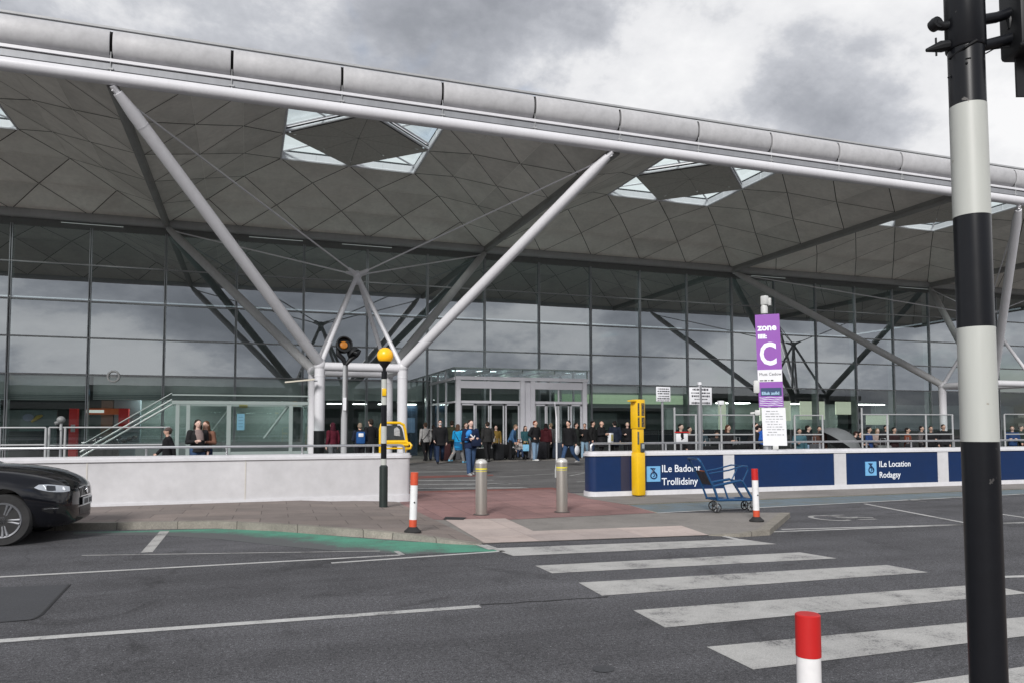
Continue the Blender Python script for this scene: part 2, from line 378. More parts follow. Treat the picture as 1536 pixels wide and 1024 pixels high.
def line(name, a, b, wd, m, z=.004):
    a, b = V(a).to_2d(), V(b).to_2d(); d = (b-a).normalized(); n = V((-d.y, d.x))*wd/2
    return sheet(name, [a-n, b-n, b+n, a+n], m, z)
# zebra crossing: all its stripes are the surface pattern of one crossing
mb = MB()
ZS = [((735, 822), (1112, 808), (770, 833.5), (1165, 815.5)), ((803, 848), (1200, 828), (828, 859.5), (1255, 837)), ((868, 873.5), (1330, 847), (903, 893), (1392, 858)), ((950, 915), (1340, 886), (998, 941), (1340, 908.5)), ((1060, 970), (1452, 933), (1130, 1004), (1454, 964)), ((1357, 1026), (1452, 1012), (1500, 1050), (1600, 1036))]
for k, (lt, rt_, lb, rb) in enumerate(ZS):
    lt, rt_, lb, rb = G(*lt), G(*rt_), G(*lb), G(*rb); xe_ = 11.30+.05*k
    ext = lambda p, q: p+(q-p)*((xe_-p.x)/(q.x-p.x))
    if k > 2: rt_, rb = ext(lt, rt_), ext(lb, rb)
    n = 14
    for j in range(n):
        q = [lt.lerp(rt_, j/n), lb.lerp(rb, j/n), lb.lerp(rb, (j+1)/n), lt.lerp(rt_, (j+1)/n)]
        mb.face([(p.x, p.y, .004) for p in q])
tag(mb.build('zebra_crossing', PWHITE, None, 0), kind='structure')
def wl(u0, v0, u1, v1, wd, m=PLINE, name='road_line', z=.004): return line(name, G(u0, v0), G(u1, v1), wd, m, z)
p0, p1 = G(720, 909), G(0, 961); line('centre_line', p0, p0+(p1-p0)*6, .11, PLINE)
p0, p1 = G(600, 832), G(0, 865); line('bay_line', p0, p0+(p1-p0)*6, .08, PLINE)
p0, p1 = G(598, 827), G(0, 834); line('bay_line', G(570, 826), p0+(p1-p0)*.8, .05, PFAINT)
line('bay_line', G(604, 832), G(594, 826), .07, PFAINT)
line('bay_line', G(497, 844), G(757, 826), .08, PLINE)
line('bay_line', G(220, 828), G(247, 796), .14, PWHITE)
wl(1086, 804, 1112, 810, .1, z=.0062)
p0, p1 = G(1137, 798), G(1536, 783); line('bay_line', p0, p0+(p1-p0)*3, .08, PLINE)
p0, p1 = G(1170, 797), G(1536, 787); line('bay_line', G(1172, 793.5), p0+(p1-p0)*2+V((0, .25, 0)), .08, PLINE)
wl(1297, 755, 1450, 784, .09)
wl(1497, 770, 1640, 790, .09)
wl(1500, 865, 1640, 861, .1)
# green bay, its end bars
tp = [(110, 798), (250, 794.5), (330, 792.5), (420, 796.5), (500, 803), (560, 808), (620, 812), (690, 815), (738, 820)]
bt = [(110, 801), (250, 803), (330, 808), (420, 818), (500, 825), (560, 828), (620, 831), (690, 828), (752, 826)]
mb = MB(); uvl = mb.bm.loops.layers.uv.new('UVMap'); rows = []
for i in range(9): A_, B_ = G(*tp[i]), G(*bt[i]); rows.append([(mb.bm.verts.new((q.x, q.y, .0025)), (i/8, j/4)) for j, q in enumerate([A_.lerp(B_, j/4) for j in range(5)])])
for r0, r1 in zip(rows, rows[1:]):
    for j in range(4):
        q = (r0[j], r0[j+1], r1[j+1], r1[j]); f = mb.bm.faces.new([x[0] for x in q])
        for lp, x in zip(f.loops, q): lp[uvl].uv = x[1]
tag(mb.build('green_bay', PGREEN, None, 0), kind='structure')
wl(716, 816, 738, 824, .10, PWHITE, z=.008); wl(728, 817, 752, 825, .05, PWHITE, z=.008)
# asphalt patch with sealed edge, trench seam, drain
sheet('asphalt_patch', [G(u, v) for u, v in ((-300, 945), (0, 933), (48, 929), (62, 922), (105, 876), (0, 880), (-300, 884))], PATCH, .0022)
SEAL = mat('bitumen_seal', (.022, .022, .024), .6)
for a, b in (((0, 933), (48, 929)), ((48, 929), (62, 922)), ((62, 922), (105, 876))): line('bitumen_seam', G(*a), G(*b), .025, SEAL, .0045)
pts = [G(720+i*24, 907-(i*24)*.062+random.uniform(-.8, .8)) for i in range(9)]
for a, b in zip(pts, pts[1:]): line('bitumen_seam', a, b, random.uniform(.015, .035), SEAL, .0035)
c = G(905, 1003); sheet('drain_cover', [(c.x+.075*cos(t*pi/8), c.y+.075*sin(t*pi/8)) for t in range(16)], PATCH, .005)
# blue strip and its cream lines by the navy barrier
p = [G(940, 757), G(985, 769), G(1536, 740.5), G(1536, 733)]
ex = lambda a, b, k: a+(b-a)*k
sheet('blue_lane', [p[0], p[1], ex(p[1], p[2], 3), ex(p[0], p[3], 3)], PBLUE, .0028)
line('lane_line', p[0], ex(p[0], p[3], 3), .07, PCREAM, .0065); line('lane_line', p[1], ex(p[1], p[2], 3), .08, PLINE, .0065); line('lane_line', p[0], p[1], .06, PCREAM, .0072)
wl(1350, 748, 1390, 752, .05, PFAINT, z=.0065)
# wheelchair-bay symbol worn on the asphalt
c = G(1255, 776); mb = MB()
def arc(c, rx, ry, a0, a1, wd, n=14):
    for i in range(n):
        t0, t1 = a0+(a1-a0)*i/n, a0+(a1-a0)*(i+1)/n
        mb.face([(c.x+(rx-wd)*cos(t0), c.y+(ry-wd)*sin(t0), .0042), (c.x+rx*cos(t0), c.y+ry*sin(t0), .0042), (c.x+rx*cos(t1), c.y+ry*sin(t1), .0042), (c.x+(rx-wd)*cos(t1), c.y+(ry-wd)*sin(t1), .0042)])
arc(c+V((-.15, 0, 0)), .33, .42, .5, 5.2, .09); arc(c+V((.25, .05, 0)), .22, .2, 2.6, 6.0, .08)
for a, b in (((-.1, .35), (.45, .30)), ((.3, .0), (.62, -.22)), ((.15, -.35), (.5, -.4)), ((.1, .32), (.25, -.05))):
    a, b = V((c.x+a[0], c.y+a[1])), V((c.x+b[0], c.y+b[1])); d = (b-a).normalized(); n = V((-d.y, d.x))*.045
    mb.face([(*q, .0046) for q in (a-n, b-n, b+n, a+n)])
tag(mb.build('bay_symbol', PFAINT, None, 0), kind='structure')
# pavement: front edge (kerb) rises to the left of the crossing
FR = [(-700, 808, .11), (-300, 795, .11), (0, 785, .11), (100, 783, .11), (330, 780, .11), (420, 784, .11), (480, 788, .11), (560, 794, .10), (620, 799.5, .085), (680, 808, .05), (725, 814, .012)]
front = []
for u, v, h in FR: q = G(u, v, h); front.append(q)
front[0] = V((-60, front[2].y + 2.0, .11))
mb = MB()
back = [V((q.x, -8.9, q.z if i < 7 else .012+(q.z-.012)*.6)) for i, q in enumerate(front)]
for i in range(len(front)-1): mb.face([front[i], front[i+1], back[i+1], back[i]])
tag(mb.build('pavement', SLAB, None, 60), kind='structure')
mb = MB()
for i in range(len(front)-1):
    a, b = front[i], front[i+1]; d = (b-a).normalized(); n = V((d.y, -d.x, 0))*.13
    if n.y > 0: n = -n
    a2, b2 = a+n, b+n
    if i: a2 = a + npv
    dn = V((0, 0, .004)); npv = n
    mb.face([a+dn, a2+dn, b2+dn, b+dn]); mb.face([a2+dn, V((a2.x, a2.y-.012, 0)), V((b2.x, b2.y-.012, 0)), b2+dn])
kerbo = tag(mb.build('kerb', KERB, None, 30), kind='structure')
# level crossing area (dropped) and the right hand island
z0 = .007
tip = G(1185, 768, z0); isl = [front[-1], G(1063, 802, z0), G(1110, 800, z0), G(1155, 793, z0), tip, G(1060, 768, z0), G(985, 769, z0), G(940, 757, z0), V((12.4, -8.9, z0)), V((front[-1].x, -8.9, z0))]
isl = [V((q.x, q.y, z0)) for q in isl]
sheet('pavement', isl, CONC, z0)
kp = [G(1063, 802, z0), G(1110, 800, .05), G(1155, 793, .09), G(1185, 768, .09)]
mb = MB()
for i in range(3):
    a, b = kp[i], kp[i+1]; d = (b-a).normalized(); n = V((-d.y, d.x, 0))*.17; n = n if i == 2 and n.x < 0 else n
    if i == 2: n = V((-.17, .0, 0))
    elif n.y < 0: n = -n
    if i == 0: na_ = n
    a_in = a+na_; b_in = b+(n if i < 1 else V((-.17, .07, 0))); na_ = b_in-b
    mb.face([a, b, b_in, a_in]); mb.face([V((a.x, a.y, 0)), V((b.x, b.y, 0)), b, a]); mb.face([V((a_in.x, a_in.y, 0)), V((b_in.x, b_in.y, 0)), b_in, a_in])
    if i == 2: mb.face([V((b.x, b.y, 0)), b, b_in, V((b_in.x, b_in.y, 0))])
tag(mb.build('kerb', KERB, None, 30), kind='structure')
sheet('red_paving', [G(u, v, z0) for u, v in ((612, 776), (660, 779), (760, 779), (985, 768.5), (940, 756), (884, 744))] + [V((11.9, -7.6, 0)), V((7.8, -7.4, 0))], REDSLAB, z0+.0035)
sheet('tactile_paving', [G(u, v, z0) for u, v in ((668, 779), (726, 814), (1063, 802), (1022, 788), (800, 796), (758, 777))], BEIGE, z0+.005)
sheet('access_cover', [G(u, v, z0) for u, v in ((665, 779), (695, 779.5), (700, 776), (668, 775))], SEAL, z0+.0095)
sheet('pavement', [V((11.9, -9.2, 0)), G(884, 748), G(940, 757), G(1536, 733), V((60, -13.2, 0)), V((60, -9.2, 0))], CONC, .0135)
# forecourt: red band, inner zebra, lines, pavement at the doors
def band(name, pts, m, z): return sheet(name, [G(u, v) for u, v in pts], m, z)
sheet('red_band', [(7.5, -8.0), (12.2, -8.2), (12.2, -7.0), (7.5, -6.9)], PRED, .0045)
band('red_band', ((600, 718), (740, 713), (740, 711), (600, 714)), PRED, .004)
mb = MB()
for u0, u1, v in ((560, 740, 721), (560, 765, 726.5), (560, 790, 732.5), (560, 720, 708)):
    a, b = G(u0, v), G(u1, v-1.5); mb.face([(a.x, a.y-.16, .005), (b.x, b.y-.16, .005), (b.x, b.y+.2, .005), (a.x, a.y+.2, .005)])
tag(mb.build('forecourt_zebra', PFAINT, None, 0), kind='structure')
for a, b, wd in (((745, 715), (850, 709), .14), ((850, 709), (900, 706.5), .14), ((770, 705), (860, 703), .1), ((800, 700), (884, 699), .1), ((855, 713), (890, 706), .12), ((865, 722), (884, 721), .12), ((640, 699), (760, 697), .1), ((700, 727), (780, 724), .12), ((640, 703), (720, 701), .12)):
    wl(*a, *b, wd, PFAINT, 'forecourt_line', .005)
mb = MB(); mb.span((-60, 9.6, 0), (120, 18.2, .03)); tag(mb.build('pavement', ground_mat('forecourt_paving', (.20, .185, .17), .14, 60, .05, joint=(1.2, .6)), None, 0), kind='structure')
# pavement under the camera, with the pole and post on it
mb = MB(); mb.face([(-60, -60, .10), (140, -60, .10), (140, -23.35, .10), (-60, -23.35, .10)]); tag(mb.build('pavement', SLAB, None, 0), kind='structure')
mb = MB(); mb.span((-60, -23.35, 0), (140, -23.2, .104)); tag(mb.build('kerb', KERB, None, 0), kind='structure')
# ------------------------------------------------------------------ terminal building
T = thing('terminal_building', 'long steel and glass airport terminal with a vaulted overhanging roof behind the forecourt', 'terminal', (0, 18, 0))
X0, X1 = -18.0, 72.0
NP = 25                                        # 3.6 m modules
ZE = 12.72                                     # roof edge level
# front edge tube with sleeve joints, gutter strips
mb = MB(); mb.cyl((X0, 0, ZE), (X1, 0, ZE), .215, n=24)
edge = mb.build('edge_tube', WHITE, T)
mb = MB(); mb.span((X0, -.04, ZE+.25), (X1, .35, ZE+.47)); mb.build('gutter_board', mat('gutter_board_grey', (.30, .31, .33), .5, .2, .2, 1, streak=True), T)
mb = MB(); mb.span((X0, -.10, ZE+.50), (X1, .35, ZE+.60)); mb.build('gutter_strip', WHITE, T)
mb = MB(); mb.span((X0, .12, ZE+.60), (X1, .5, ZE+.74)); mb.build('shadow_gap_board', DKSTEEL, T)
mb = MB(); mb.span((X0, -.02, ZE+.76), (X1, .4, ZE+1.5)); mb.build('joint_backing', SOFGAP, T)
mb = MB(); mb.span((X0, .02, ZE+1.63), (X1, .14, ZE+1.70)); mb.build('roof_edge_flashing', GREYST, T)
# rounded cladding panels, one per 3.6 m module, with a bracket in each joint
prof = []
for i in range(15):
    t = -pi/2 + i*pi/14
    prof.append((-.30*cos(t)**.75 if cos(t) > 0 else 0, ZE+1.14+.44*sin(t)))
panel0 = None
for k in range(NP):
    xa, xb = X0+3.6*k+.045, X0+3.6*(k+1)-.045
    ob = None
    if panel0 is None:
        mb = MB(); rows = []
        for x, s in ((0, .93), (.05, 1.0), (xb-xa-.05, 1.0), (xb-xa, .93)):
            rows.append([mb.bm.verts.new((x, .14+(y)*s, ZE+1.14+(z-ZE-1.14)*(1-(1-s)*.5))) for y, z in prof])
        for r0, r1 in zip(rows, rows[1:]):
            for i in range(len(prof)-1): mb.bm.faces.new((r0[i], r1[i], r1[i+1], r0[i+1]))
        mb.bm.faces.new(rows[0]); mb.bm.faces.new(rows[-1][::-1])
        panel0 = mb.build('fascia_panel', CLAD, T, 60, world=False); ob = panel0
        mb = MB(); mb.box((0, -.03, ZE+.30), (.03, .06, .5)); mb.box((0, -.06, ZE+.68), (.02, .03, .3)); mb.box((-.0, -.06, ZE+.28), (.16, .05, .05)); mb.cyl((0, -.09, ZE+.5), (0, -.02, ZE+.18), .018, n=6)
        br0 = mb.build('joint_bracket', GREYST, T, world=False); br = br0
    else:
        ob = panel0.copy(); COL.objects.link(ob); ob.parent = T
        br = br0.copy(); COL.objects.link(br); br.parent = T
    ob.location = V((xa, 0, 0))-T.location; br.location = V((xb+.045, 0, 0))-T.location
# roof canopies: each an 18 m square shell of triangular panels round a four-cornered rooflight
ROWS = [(3.36, 15.05), (5.08, 14.52), (6.85, 13.68), (8.86, 12.80)]
def tri_panels(mb, a, b, c, gap):
    a, b, c = V(a), V(b), V(c); per = [(b-c).length, (c-a).length, (a-b).length]; s = sum(per)
    inc = (a*per[0]+b*per[1]+c*per[2])/s; ar = (b-a).cross(c-a).length/2; rin = 2*ar/s; k = max(0, 1-gap/rin)
    return [inc+(p-inc)*k for p in (a, b, c)]
SOFV = [mat('soffit_panel_tone_%s' % n, tuple(x*k for x in (.86, .83, .78)), .55, 0, .2, .8) for n, k in (('darker', .90), ('lighter', 1.05), ('dulled', .95))]
def canopy(cx, cy):
    o = V((cx, cy, 0))
    R4 = [Matrix.Rotation(i*pi/2, 3, 'Z') for i in range(4)]
    mb = MB(); up = V((0, 0, .05))
    for R in R4:                                # dark joint layer, and outer roof skin above it
        for i in range(3):
            (w0, z0), (w1, z1) = ROWS[i], ROWS[i+1]
            q = [V((-w0, -w0, z0)), V((w0, -w0, z0)), V((w1, -w1, z1)), V((-w1, -w1, z1))]
            mb.face([o+R@p+up for p in q]); mb.face([o+R@p+up*9 for p in q])
        w1, z1 = ROWS[3]
        mb.face([o+R@p for p in (V((-9, -9, z1+.05)), V((9, -9, z1+.05)), V((w1, -w1, z1+.05)), V((-w1, -w1, z1+.05)))])
    shell = mb.build('roof_canopy', SOFGAP, T, 0, recalc=False)
    for R in R4:
        mb = MB()
        def node(i, j):
            w, z = ROWS[i]; n = i+2; x = -w+2*w*j/n
            return o+R@V((x, -w, z))
        def strip(p, q, wd, mi, dz):
            n_ = (R @ V((0, .38, -.93))).normalized(); d_ = (q-p).normalized(); s_ = d_.cross(n_).normalized()*wd; o_ = V((0, 0, -dz))
            f_ = mb.face([p-s_+o_, q-s_+o_, q+s_+o_, p+s_+o_]); f_.material_index = mi
        tone = lambda f_: setattr(f_, 'material_index', random.choice((0, 0, 0, 1, 2, 3)))
        for i in range(3):
            for j in range(i+3): tone(mb.face([node(i+1, j), node(i+1, j+1), node(i, j)])); strip(node(i, j), node(i+1, j), .017, 4, .010); strip(node(i, j), node(i+1, j+1), .017, 4, .010)
            for j in range(i+2): tone(mb.face([node(i, j), node(i, j+1), node(i+1, j+1)]))
            if i:
                for j in range(i+2): strip(node(i, j), node(i, j+1), .012, 5, .014)
        for f in mb.bm.faces:
            f.normal_update()
            if f.normal.z > 0: f.normal_flip()
        so_ = mb.build('soffit_panels', SOFFIT, shell, 0, recalc=False)
        mi_ = [p_.material_index for p_ in so_.data.polygons]
        for q_ in SOFV: so_.data.materials.append(q_)
        so_.data.materials.append(SOFGAP); so_.data.materials.append(SOFLIGHT)
        so_.data.polygons.foreach_set('material_index', mi_)
    w, z = ROWS[0]
    # hung reflector: shallow diamond of perforated sheets
    tips = [V((-w, 0, z-.02)), V((0, -w, z-.02)), V((w, 0, z-.02)), V((0, w, z-.02))]; cen = V((0, 0, z+.20))
    mids = [(tips[i]+tips[(i+1) % 4])/2+V((0, 0, .0)) for i in range(4)]
    mb = MB()
    for i in range(4):
        for tri in ((tips[i], mids[i], cen), (mids[i], tips[(i+1) % 4], cen)):
            mb.face([o+p for p in tri_panels(mb, *tri, .008)])
    mb.build('reflector_panel', REFLECT, shell, 0)
    # rooflights in the four corners, white upstands and glazing bars
    for R in R4:
        A, B, C = V((-w, -w, z)), V((0, -w, z)), V((-w, 0, z)); h = V((0, 0, .36)); mb = MB()
        for p, q in ((A, B), (A, C)):
            mb.face([o+R@x for x in (p, q, q+h, p+h)])
            mb.tube([o+R@p, o+R@q], .06, 6)
        mb.tube([o+R@(B+V((0, 0, .1))), o+R@(C+V((0, 0, .1)))], .07, 8)
        mb.tube([o+R@(A+h), o+R@((B+C)/2+h)], .05, 6); mb.tube([o+R@((A+B)/2+h*.1), o+R@((A+B)/2+h)], .025, 6); mb.tube([o+R@((A+C)/2+h*.1), o+R@((A+C)/2+h)], .025, 6)
        mb.tube([o+R@(B+h), o+R@(C+h)], .05, 6)
        mb.build('rooflight_frame', WHITE, shell, 30, recalc=False)
        mb = MB(); mb.face([o+R@(p+h) for p in (A, B, C)]); mb.build('rooflight_pane', GLASSR, shell, 0, recalc=False)
    mb = MB(); mb.face([o+V((sx*w, sy*w, 0))+V((0, 0, z+.5)) for sx, sy in ()] if 0 else [o+V((t.x*1.01, t.y*1.01, t.z+.26)) for t in tips]); mb.build('rooflight_cover', DKSTEEL, shell, 0)
    return shell
can0 = None
for k in range(5):
    if can0 is None: can0 = canopy(X0+9, 9)
    else:
        c = copy_tree(can0, T); c.location = V((18*k, 0, 0))
# dark valley beams between canopies, tube along the top of the glass
for k in range(6):
    x = X0+18*k
    mb = MB(); mb.cyl((x, .25, ZE-.14), (x, 17.8, ZE-.14), .15, n=12); mb.span((x-.14, .3, ZE-.06), (x+.14, 17.7, ZE+.12)); mb.build('valley_beam', GREYST if 0 else mat('valley_beam_grey', (.30, .30, .295), .5, 0, .15, 1), T)
mb = MB(); mb.cyl((X0, 17.9, ZE-.03), (X1, 17.9, ZE-.03), .26, n=20)
for k in range(NP+1): mb.cyl((X0+3.6*k-.05, 17.9, ZE-.03), (X0+3.6*k+.05, 17.9, ZE-.03), .275, n=20)
mb.build('rear_edge_tube', GREYST, T)
# glazed wall
ZL = [4.47, 6.37, 8.26, 10.18, 12.12]
mb = MB()
for z in ZL[:-1]: mb.span((X0, 17.93, z-.035), (X1, 18.04, z+.035))
mb.build('transom', mat('transom_grey', (.30, .31, .32), .5, .2, .15, 1), T)
mb = MB(); mb.span((X0, 17.95, 12.05), (X1, 18.06, 12.16)); mb.span((X0, 17.99, 12.16), (X1, 18.3, 12.75)); mb.build('head_frame', mat('head_frame_grey', (.16, .17, .17), .5, .2), T)
for x in (-5.0, 4.2, 9.3, 37.6, 51): mb = MB(); mb.span((x, 17.84, 12.30), (x+2.9, 17.9, 12.325)); mb.build('strip_light', HEADLIT, T, 0)
mul0 = fin0 = pane0 = None
FIN = mat('pale_glass_fin', (.30, .36, .35), .25)
for k in range(NP+1):
    x = X0+3.6*k
    if mul0 is None:
        mb = MB(); mb.box((-.045, -.02, 6.07), (.04, .16, 12.1)); mb.box((.04, -.0, 6.07), (.045, .12, 12.1))
        mul0 = m_ = mb.build('mullion', mat('mullion_grey', (.36, .38, .40), .4, .5, .15, 1), T, world=False)
        mb = MB(); mb.box((.0, .34, 6.05), (.035, .5, 12.0)); fin0 = f_ = mb.build('glass_fin', FIN, T, world=False)
    else:
        m_ = mul0.copy(); f_ = fin0.copy()
        for q in (m_, f_): COL.objects.link(q); q.parent = T
    m_.location = f_.location = (x, 0, 0)
wp0 = None
for k in range(NP):
    xc = X0+3.6*(k+.5)
    for i in range(4):
        if pane0 is None:
            mb = MB(); mb.face([(-1.74, 0, -.93), (1.74, 0, -.93), (1.74, 0, .93), (-1.74, 0, .93)]); pane0 = q = mb.build('glass_pane', GLASSU, T, 0, world=False)
        else: q = pane0.copy(); COL.objects.link(q); q.parent = T
        q.location = (xc, .01, (ZL[i]+ZL[i+1])/2); q.rotation_euler = (random.gauss(0, .0016), 0, random.gauss(0, .0016))
    if wp0 is None:
        mb = MB(); mb.face([(-1.74, 0, .03), (1.74, 0, .03), (1.74, 0, 4.43), (-1.74, 0, 4.43)]); wp0 = q = mb.build('shop_window', GLASSL, T, 0, world=False)
    elif 14 < xc < 22.5: continue
    else: q = wp0.copy(); COL.objects.link(q); q.parent = T
    q.location = (xc, .01, 0); q.rotation_euler = (random.gauss(0, .001), 0, random.gauss(0, .001))
# interior: floor, back wall, ceiling, end walls, bulkheads with lit panels behind the glass
mb = MB(); mb.span((X0, 18.4, -.01), (X1, 50, .02)); mb.build('concourse_floor', INT_FLOOR, T, 0)
mb = MB(); mb.span((X0, 46, .02), (X1, 46.3, 12.6)); mb.span((X0-.3, 18.3, 0), (X0, 46.3, 12.6)); mb.span((X1, 18.3, 0), (X1+.3, 46.3, 12.6)); mb.build('concourse_wall', INT_WALL, T, 0)
mb = MB(); mb.span((X0, 18.3, 12.75), (X1, 46.3, 12.95)); mb.build('concourse_ceiling', INT_WALL, T, 0)
for a, b, zb in ((-18, -3.7, 3.15), (-3.4, 7.4, 3.2), (7.5, 14.2, 3.3), (22.8, 32.3, 3.0)): mb = MB(); mb.span((a, 18.45, zb), (b, 18.7, 4.4)); mb.build('shop_bulkhead', BULK, T, 0)
for a, b, zb in ((-18, -3.7, 3.15), (-3.4, 7.4, 3.2), (22.8, 32.3, 3.0)):
    mb = MB()
    for i in range(3): mb.span((a, 18.40, zb+.05+.09*i), (b, 18.45, zb+.09+.09*i))
    mb.build('shutter_rail', GREENST, T, 0)
for k in range(9): mb = MB(); mb.span((1.2+k*1.5, 19.2, 3.10), (2.0+k*1.5, 19.4, 3.14)); mb.build('strip_light', LITW, T, 0)
for k in range(10): mb = MB(); mb.span((-8+k*6.5, 21.5, 3.5), (-5.5+k*6.5, 22.3, 3.55)); mb.build('strip_light', LITW, T, 0)
mb = MB(); mb.span((22.8, 18.33, 3.25), (32.2, 18.39, 3.85)); mb.build('lit_panel', mat('dim_lit_panel', (.50, .66, .45), .5, emit=.28), T, 0)
for a, b, z0_, z1_ in ((40.5, 43.3, 2.2, 3.7), (44.2, 46.5, 2.3, 3.7), (47.6, 49.4, 2.7, 3.7), (50.6, 53.0, 1.9, 2.7), (61, 62.2, 2, 3.4), (36.9, 37.5, 1.2, 3.6)):
    mb = MB(); mb.span((a, 21.0, z0_), (b, 21.1, z1_)); mb.build('lit_panel', LITP, T, 0)
GLOOM = mat('interior_gloom', (.035, .038, .04), .5)
for a, b in ((23.2, 31), (31.4, 40), (40.4, 49), (49.5, 60), (-12, -6), (8, 13.5)): mb = MB(); mb.span((a, 19.6, .02), (b, 20.2, 1.55)); mb.build('gloom_block', GLOOM, T, 0)  # added dark blocks behind the glass, interior darkness put into their colour
PART = mat('shop_partition_grey', (.26, .31, .30), .5)
for x in range(-12, 72, 6): mb = MB(); mb.span((x, 30, 0), (x+3.2, 30.5, 2.9)); mb.build('shop_partition', PART, T, 0)
for a, b in ((-18, -9), (-2, 7), (34, 50), (54, 70)): mb = MB(); mb.span((a, 23.5, 0), (b, 24, 3.6)); mb.build('shop_partition', PART, T, 0)
mb = MB(); mb.span((48, 20.5, 2.1), (56, 20.7, 3.9)); SCUL = None
mb.bm.free()
# fins of the pale sculpture-like frames seen through the right hand glass are rooflight reflections: real reflections do them
# ------------------------------------------------------------------ column trees
def column_tree(cx, roofpts, dark=(), cy=9.0):
    ZC = 4.42; h = 1.8; cols = [V((cx+sx*h, cy+sy*h, 0)) for sx, sy in ((-1, -1), (1, -1), (1, 1), (-1, 1))]
    mb = MB()
    for i in range(4):
        a, b = cols[i], cols[(i+1) % 4]; mb.cyl(a+V((0, 0, ZC-.1)), b+V((0, 0, ZC-.1)), .19)
    for i in range(4): mb.ball(cols[i]+V((0, 0, ZC-.05)), .27)
    root = mb.build('column_tree', WHITE, T)
    apex = V((cx, cy, 8.75))
    mb = MB(); mb.ball(apex, .22); mb.lathe(apex-V((0, 0, .45)), [(.1, 0), (.17, .1), (.17, .5)], 12)
    for d in roofpts:
        dd = (d-apex).normalized(); mb.cyl(apex+dd*.1, apex+dd*.65, .12, .07, 10)
    mb.build('apex_node', WHITE, root)
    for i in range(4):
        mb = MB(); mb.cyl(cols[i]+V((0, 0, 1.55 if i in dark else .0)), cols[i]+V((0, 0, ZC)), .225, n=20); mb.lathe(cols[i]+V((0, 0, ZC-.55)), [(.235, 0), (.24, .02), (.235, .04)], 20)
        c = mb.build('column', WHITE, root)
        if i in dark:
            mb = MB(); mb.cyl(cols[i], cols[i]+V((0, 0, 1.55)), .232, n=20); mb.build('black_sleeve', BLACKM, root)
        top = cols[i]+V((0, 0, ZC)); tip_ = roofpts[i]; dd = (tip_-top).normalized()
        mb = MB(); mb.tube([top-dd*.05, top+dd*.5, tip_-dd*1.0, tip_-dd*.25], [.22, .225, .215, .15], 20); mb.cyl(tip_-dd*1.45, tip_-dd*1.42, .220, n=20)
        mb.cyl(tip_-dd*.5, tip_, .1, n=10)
        mb.build('strut', WHITE if i < 2 else mat('steel_shade_in_colour', (.50, .505, .51), .42, 0, .15, 1, streak=True), root)  # rear struts: darker copy of the white steel, shade put into its colour
        mb = MB(); mb.tube([top+V((0, 0, -.1)), apex+(top-apex).normalized()*.2], [.105, .095], 12); mb.build('mast_leg', WHITE, root)
        mb = MB(); te = tip_-V((0, 0, .15)); mb.cyl(apex, te, .035, n=8); e = (te-apex).normalized(); mb.cyl(te-e*.9, te-e*.3, .055, n=8); mb.build('tie_rod', WHITE, root)
    return root
ZN = ZE-.22
column_tree(9.0, [V((0.05, .02, ZN)), V((17.7, .02, ZN)), V((18, 17.8, ZN)), V((0, 17.8, ZN))], dark=(0,))
column_tree(48.7, [V((39.9, .02, ZN)), V((54, .02, ZN)), V((54, 17.8, ZN)), V((36, 17.8, ZN))])
# ------------------------------------------------------------------ entrance lobby
LX0, LX1, LY = 14.6, 22.25, 12.3
LF = mat('lobby_frame', (.62, .62, .66), .4, .0, .08, 1.5)
mb = MB()
for x in (LX0+.15, 18.35, 18.95, LX1-.2): mb.box((x, LY, 2.15), (.24, .28, 4.3))
mb.span((LX0, LY-.16, 4.22), (LX1, LY+.1, 4.40))
for xa, xb in ((LX0+.28, 18.22), (19.08, LX1-.33)): mb.span((xa, LY-.1, 3.78), (xb, LY+.1, 4.16)); mb.span((xa, LY-.06, 2.98), (xb, LY+.06, 3.12))
mb.span((18.47, LY-.02, 0), (18.83, LY+.06, 4.2))
for y in (14.2, 16.1, 17.8):
    for x in (LX0, LX1): mb.box((x, y, 2.4), (.1, .1, 4.8))
for x in (LX0, LX1): mb.span((x-.04, LY, 3.0), (x+.04, 18, 3.1)); mb.span((x-.06, LY, 4.22), (x+.06, 18, 4.36))
lob = mb.build('entrance_lobby', LF, T)
for xa, xb in ((LX0+.28, 18.22), (19.08, LX1-.33)):
    wd = xb-xa
    mb = MB(); mb.face([(xa, LY, 3.12), (xb, LY, 3.12), (xb, LY, 3.78), (xa, LY, 3.78)]); mb.build('fanlight', GLASSL, lob, 0)
    mb = MB(); mb.box(((xa+xb)/2, LY, 3.45), (.07, .09, .66)); mb.build('glazing_bar', LF, lob)
    for i in range(4):
        a, b = xa+wd*i/4+.02, xa+wd*(i+1)/4-.02; y = LY+(.03 if i in (0, 3) else .12)
        mb = MB()
        for x in (a+.035, b-.035): mb.box((x, y, 1.52), (.07, .06, 2.9))
        mb.span((a, y-.03, 2.88), (b, y+.03, 2.98)); mb.span((a, y-.028, .05), (b, y+.028, .62))
        if i in (0, 3): mb.span((a, y-.027, .62), (b, y+.027, .66))
        d = mb.build('door', LF if i in (0, 3) else mat('door_grey', (.62, .63, .65), .45), lob)
        mb = MB(); mb.face([(a+.06, y+.005, .64), (b-.06, y+.005, .64), (b-.06, y+.005, 2.9), (a+.06, y+.005, 2.9)]); mb.build('pane', GLASSL, d, 0)
    mb = MB(); mb.span((xa+.02, LY-.06, .06), (xb-.02, LY-.025, .60)); mb.build('kick_panel', BLACKM, lob, 0)
mb = MB(); mb.face([(LX0-.1, LY-.15, 4.84), (LX1+.1, LY-.15, 4.84), (LX1+.1, 18, 4.84), (LX0-.1, 18, 4.84)]); mb.face([(LX0, LY, 4.4), (LX1, LY, 4.4), (LX1, LY, 4.82), (LX0, LY, 4.82)])
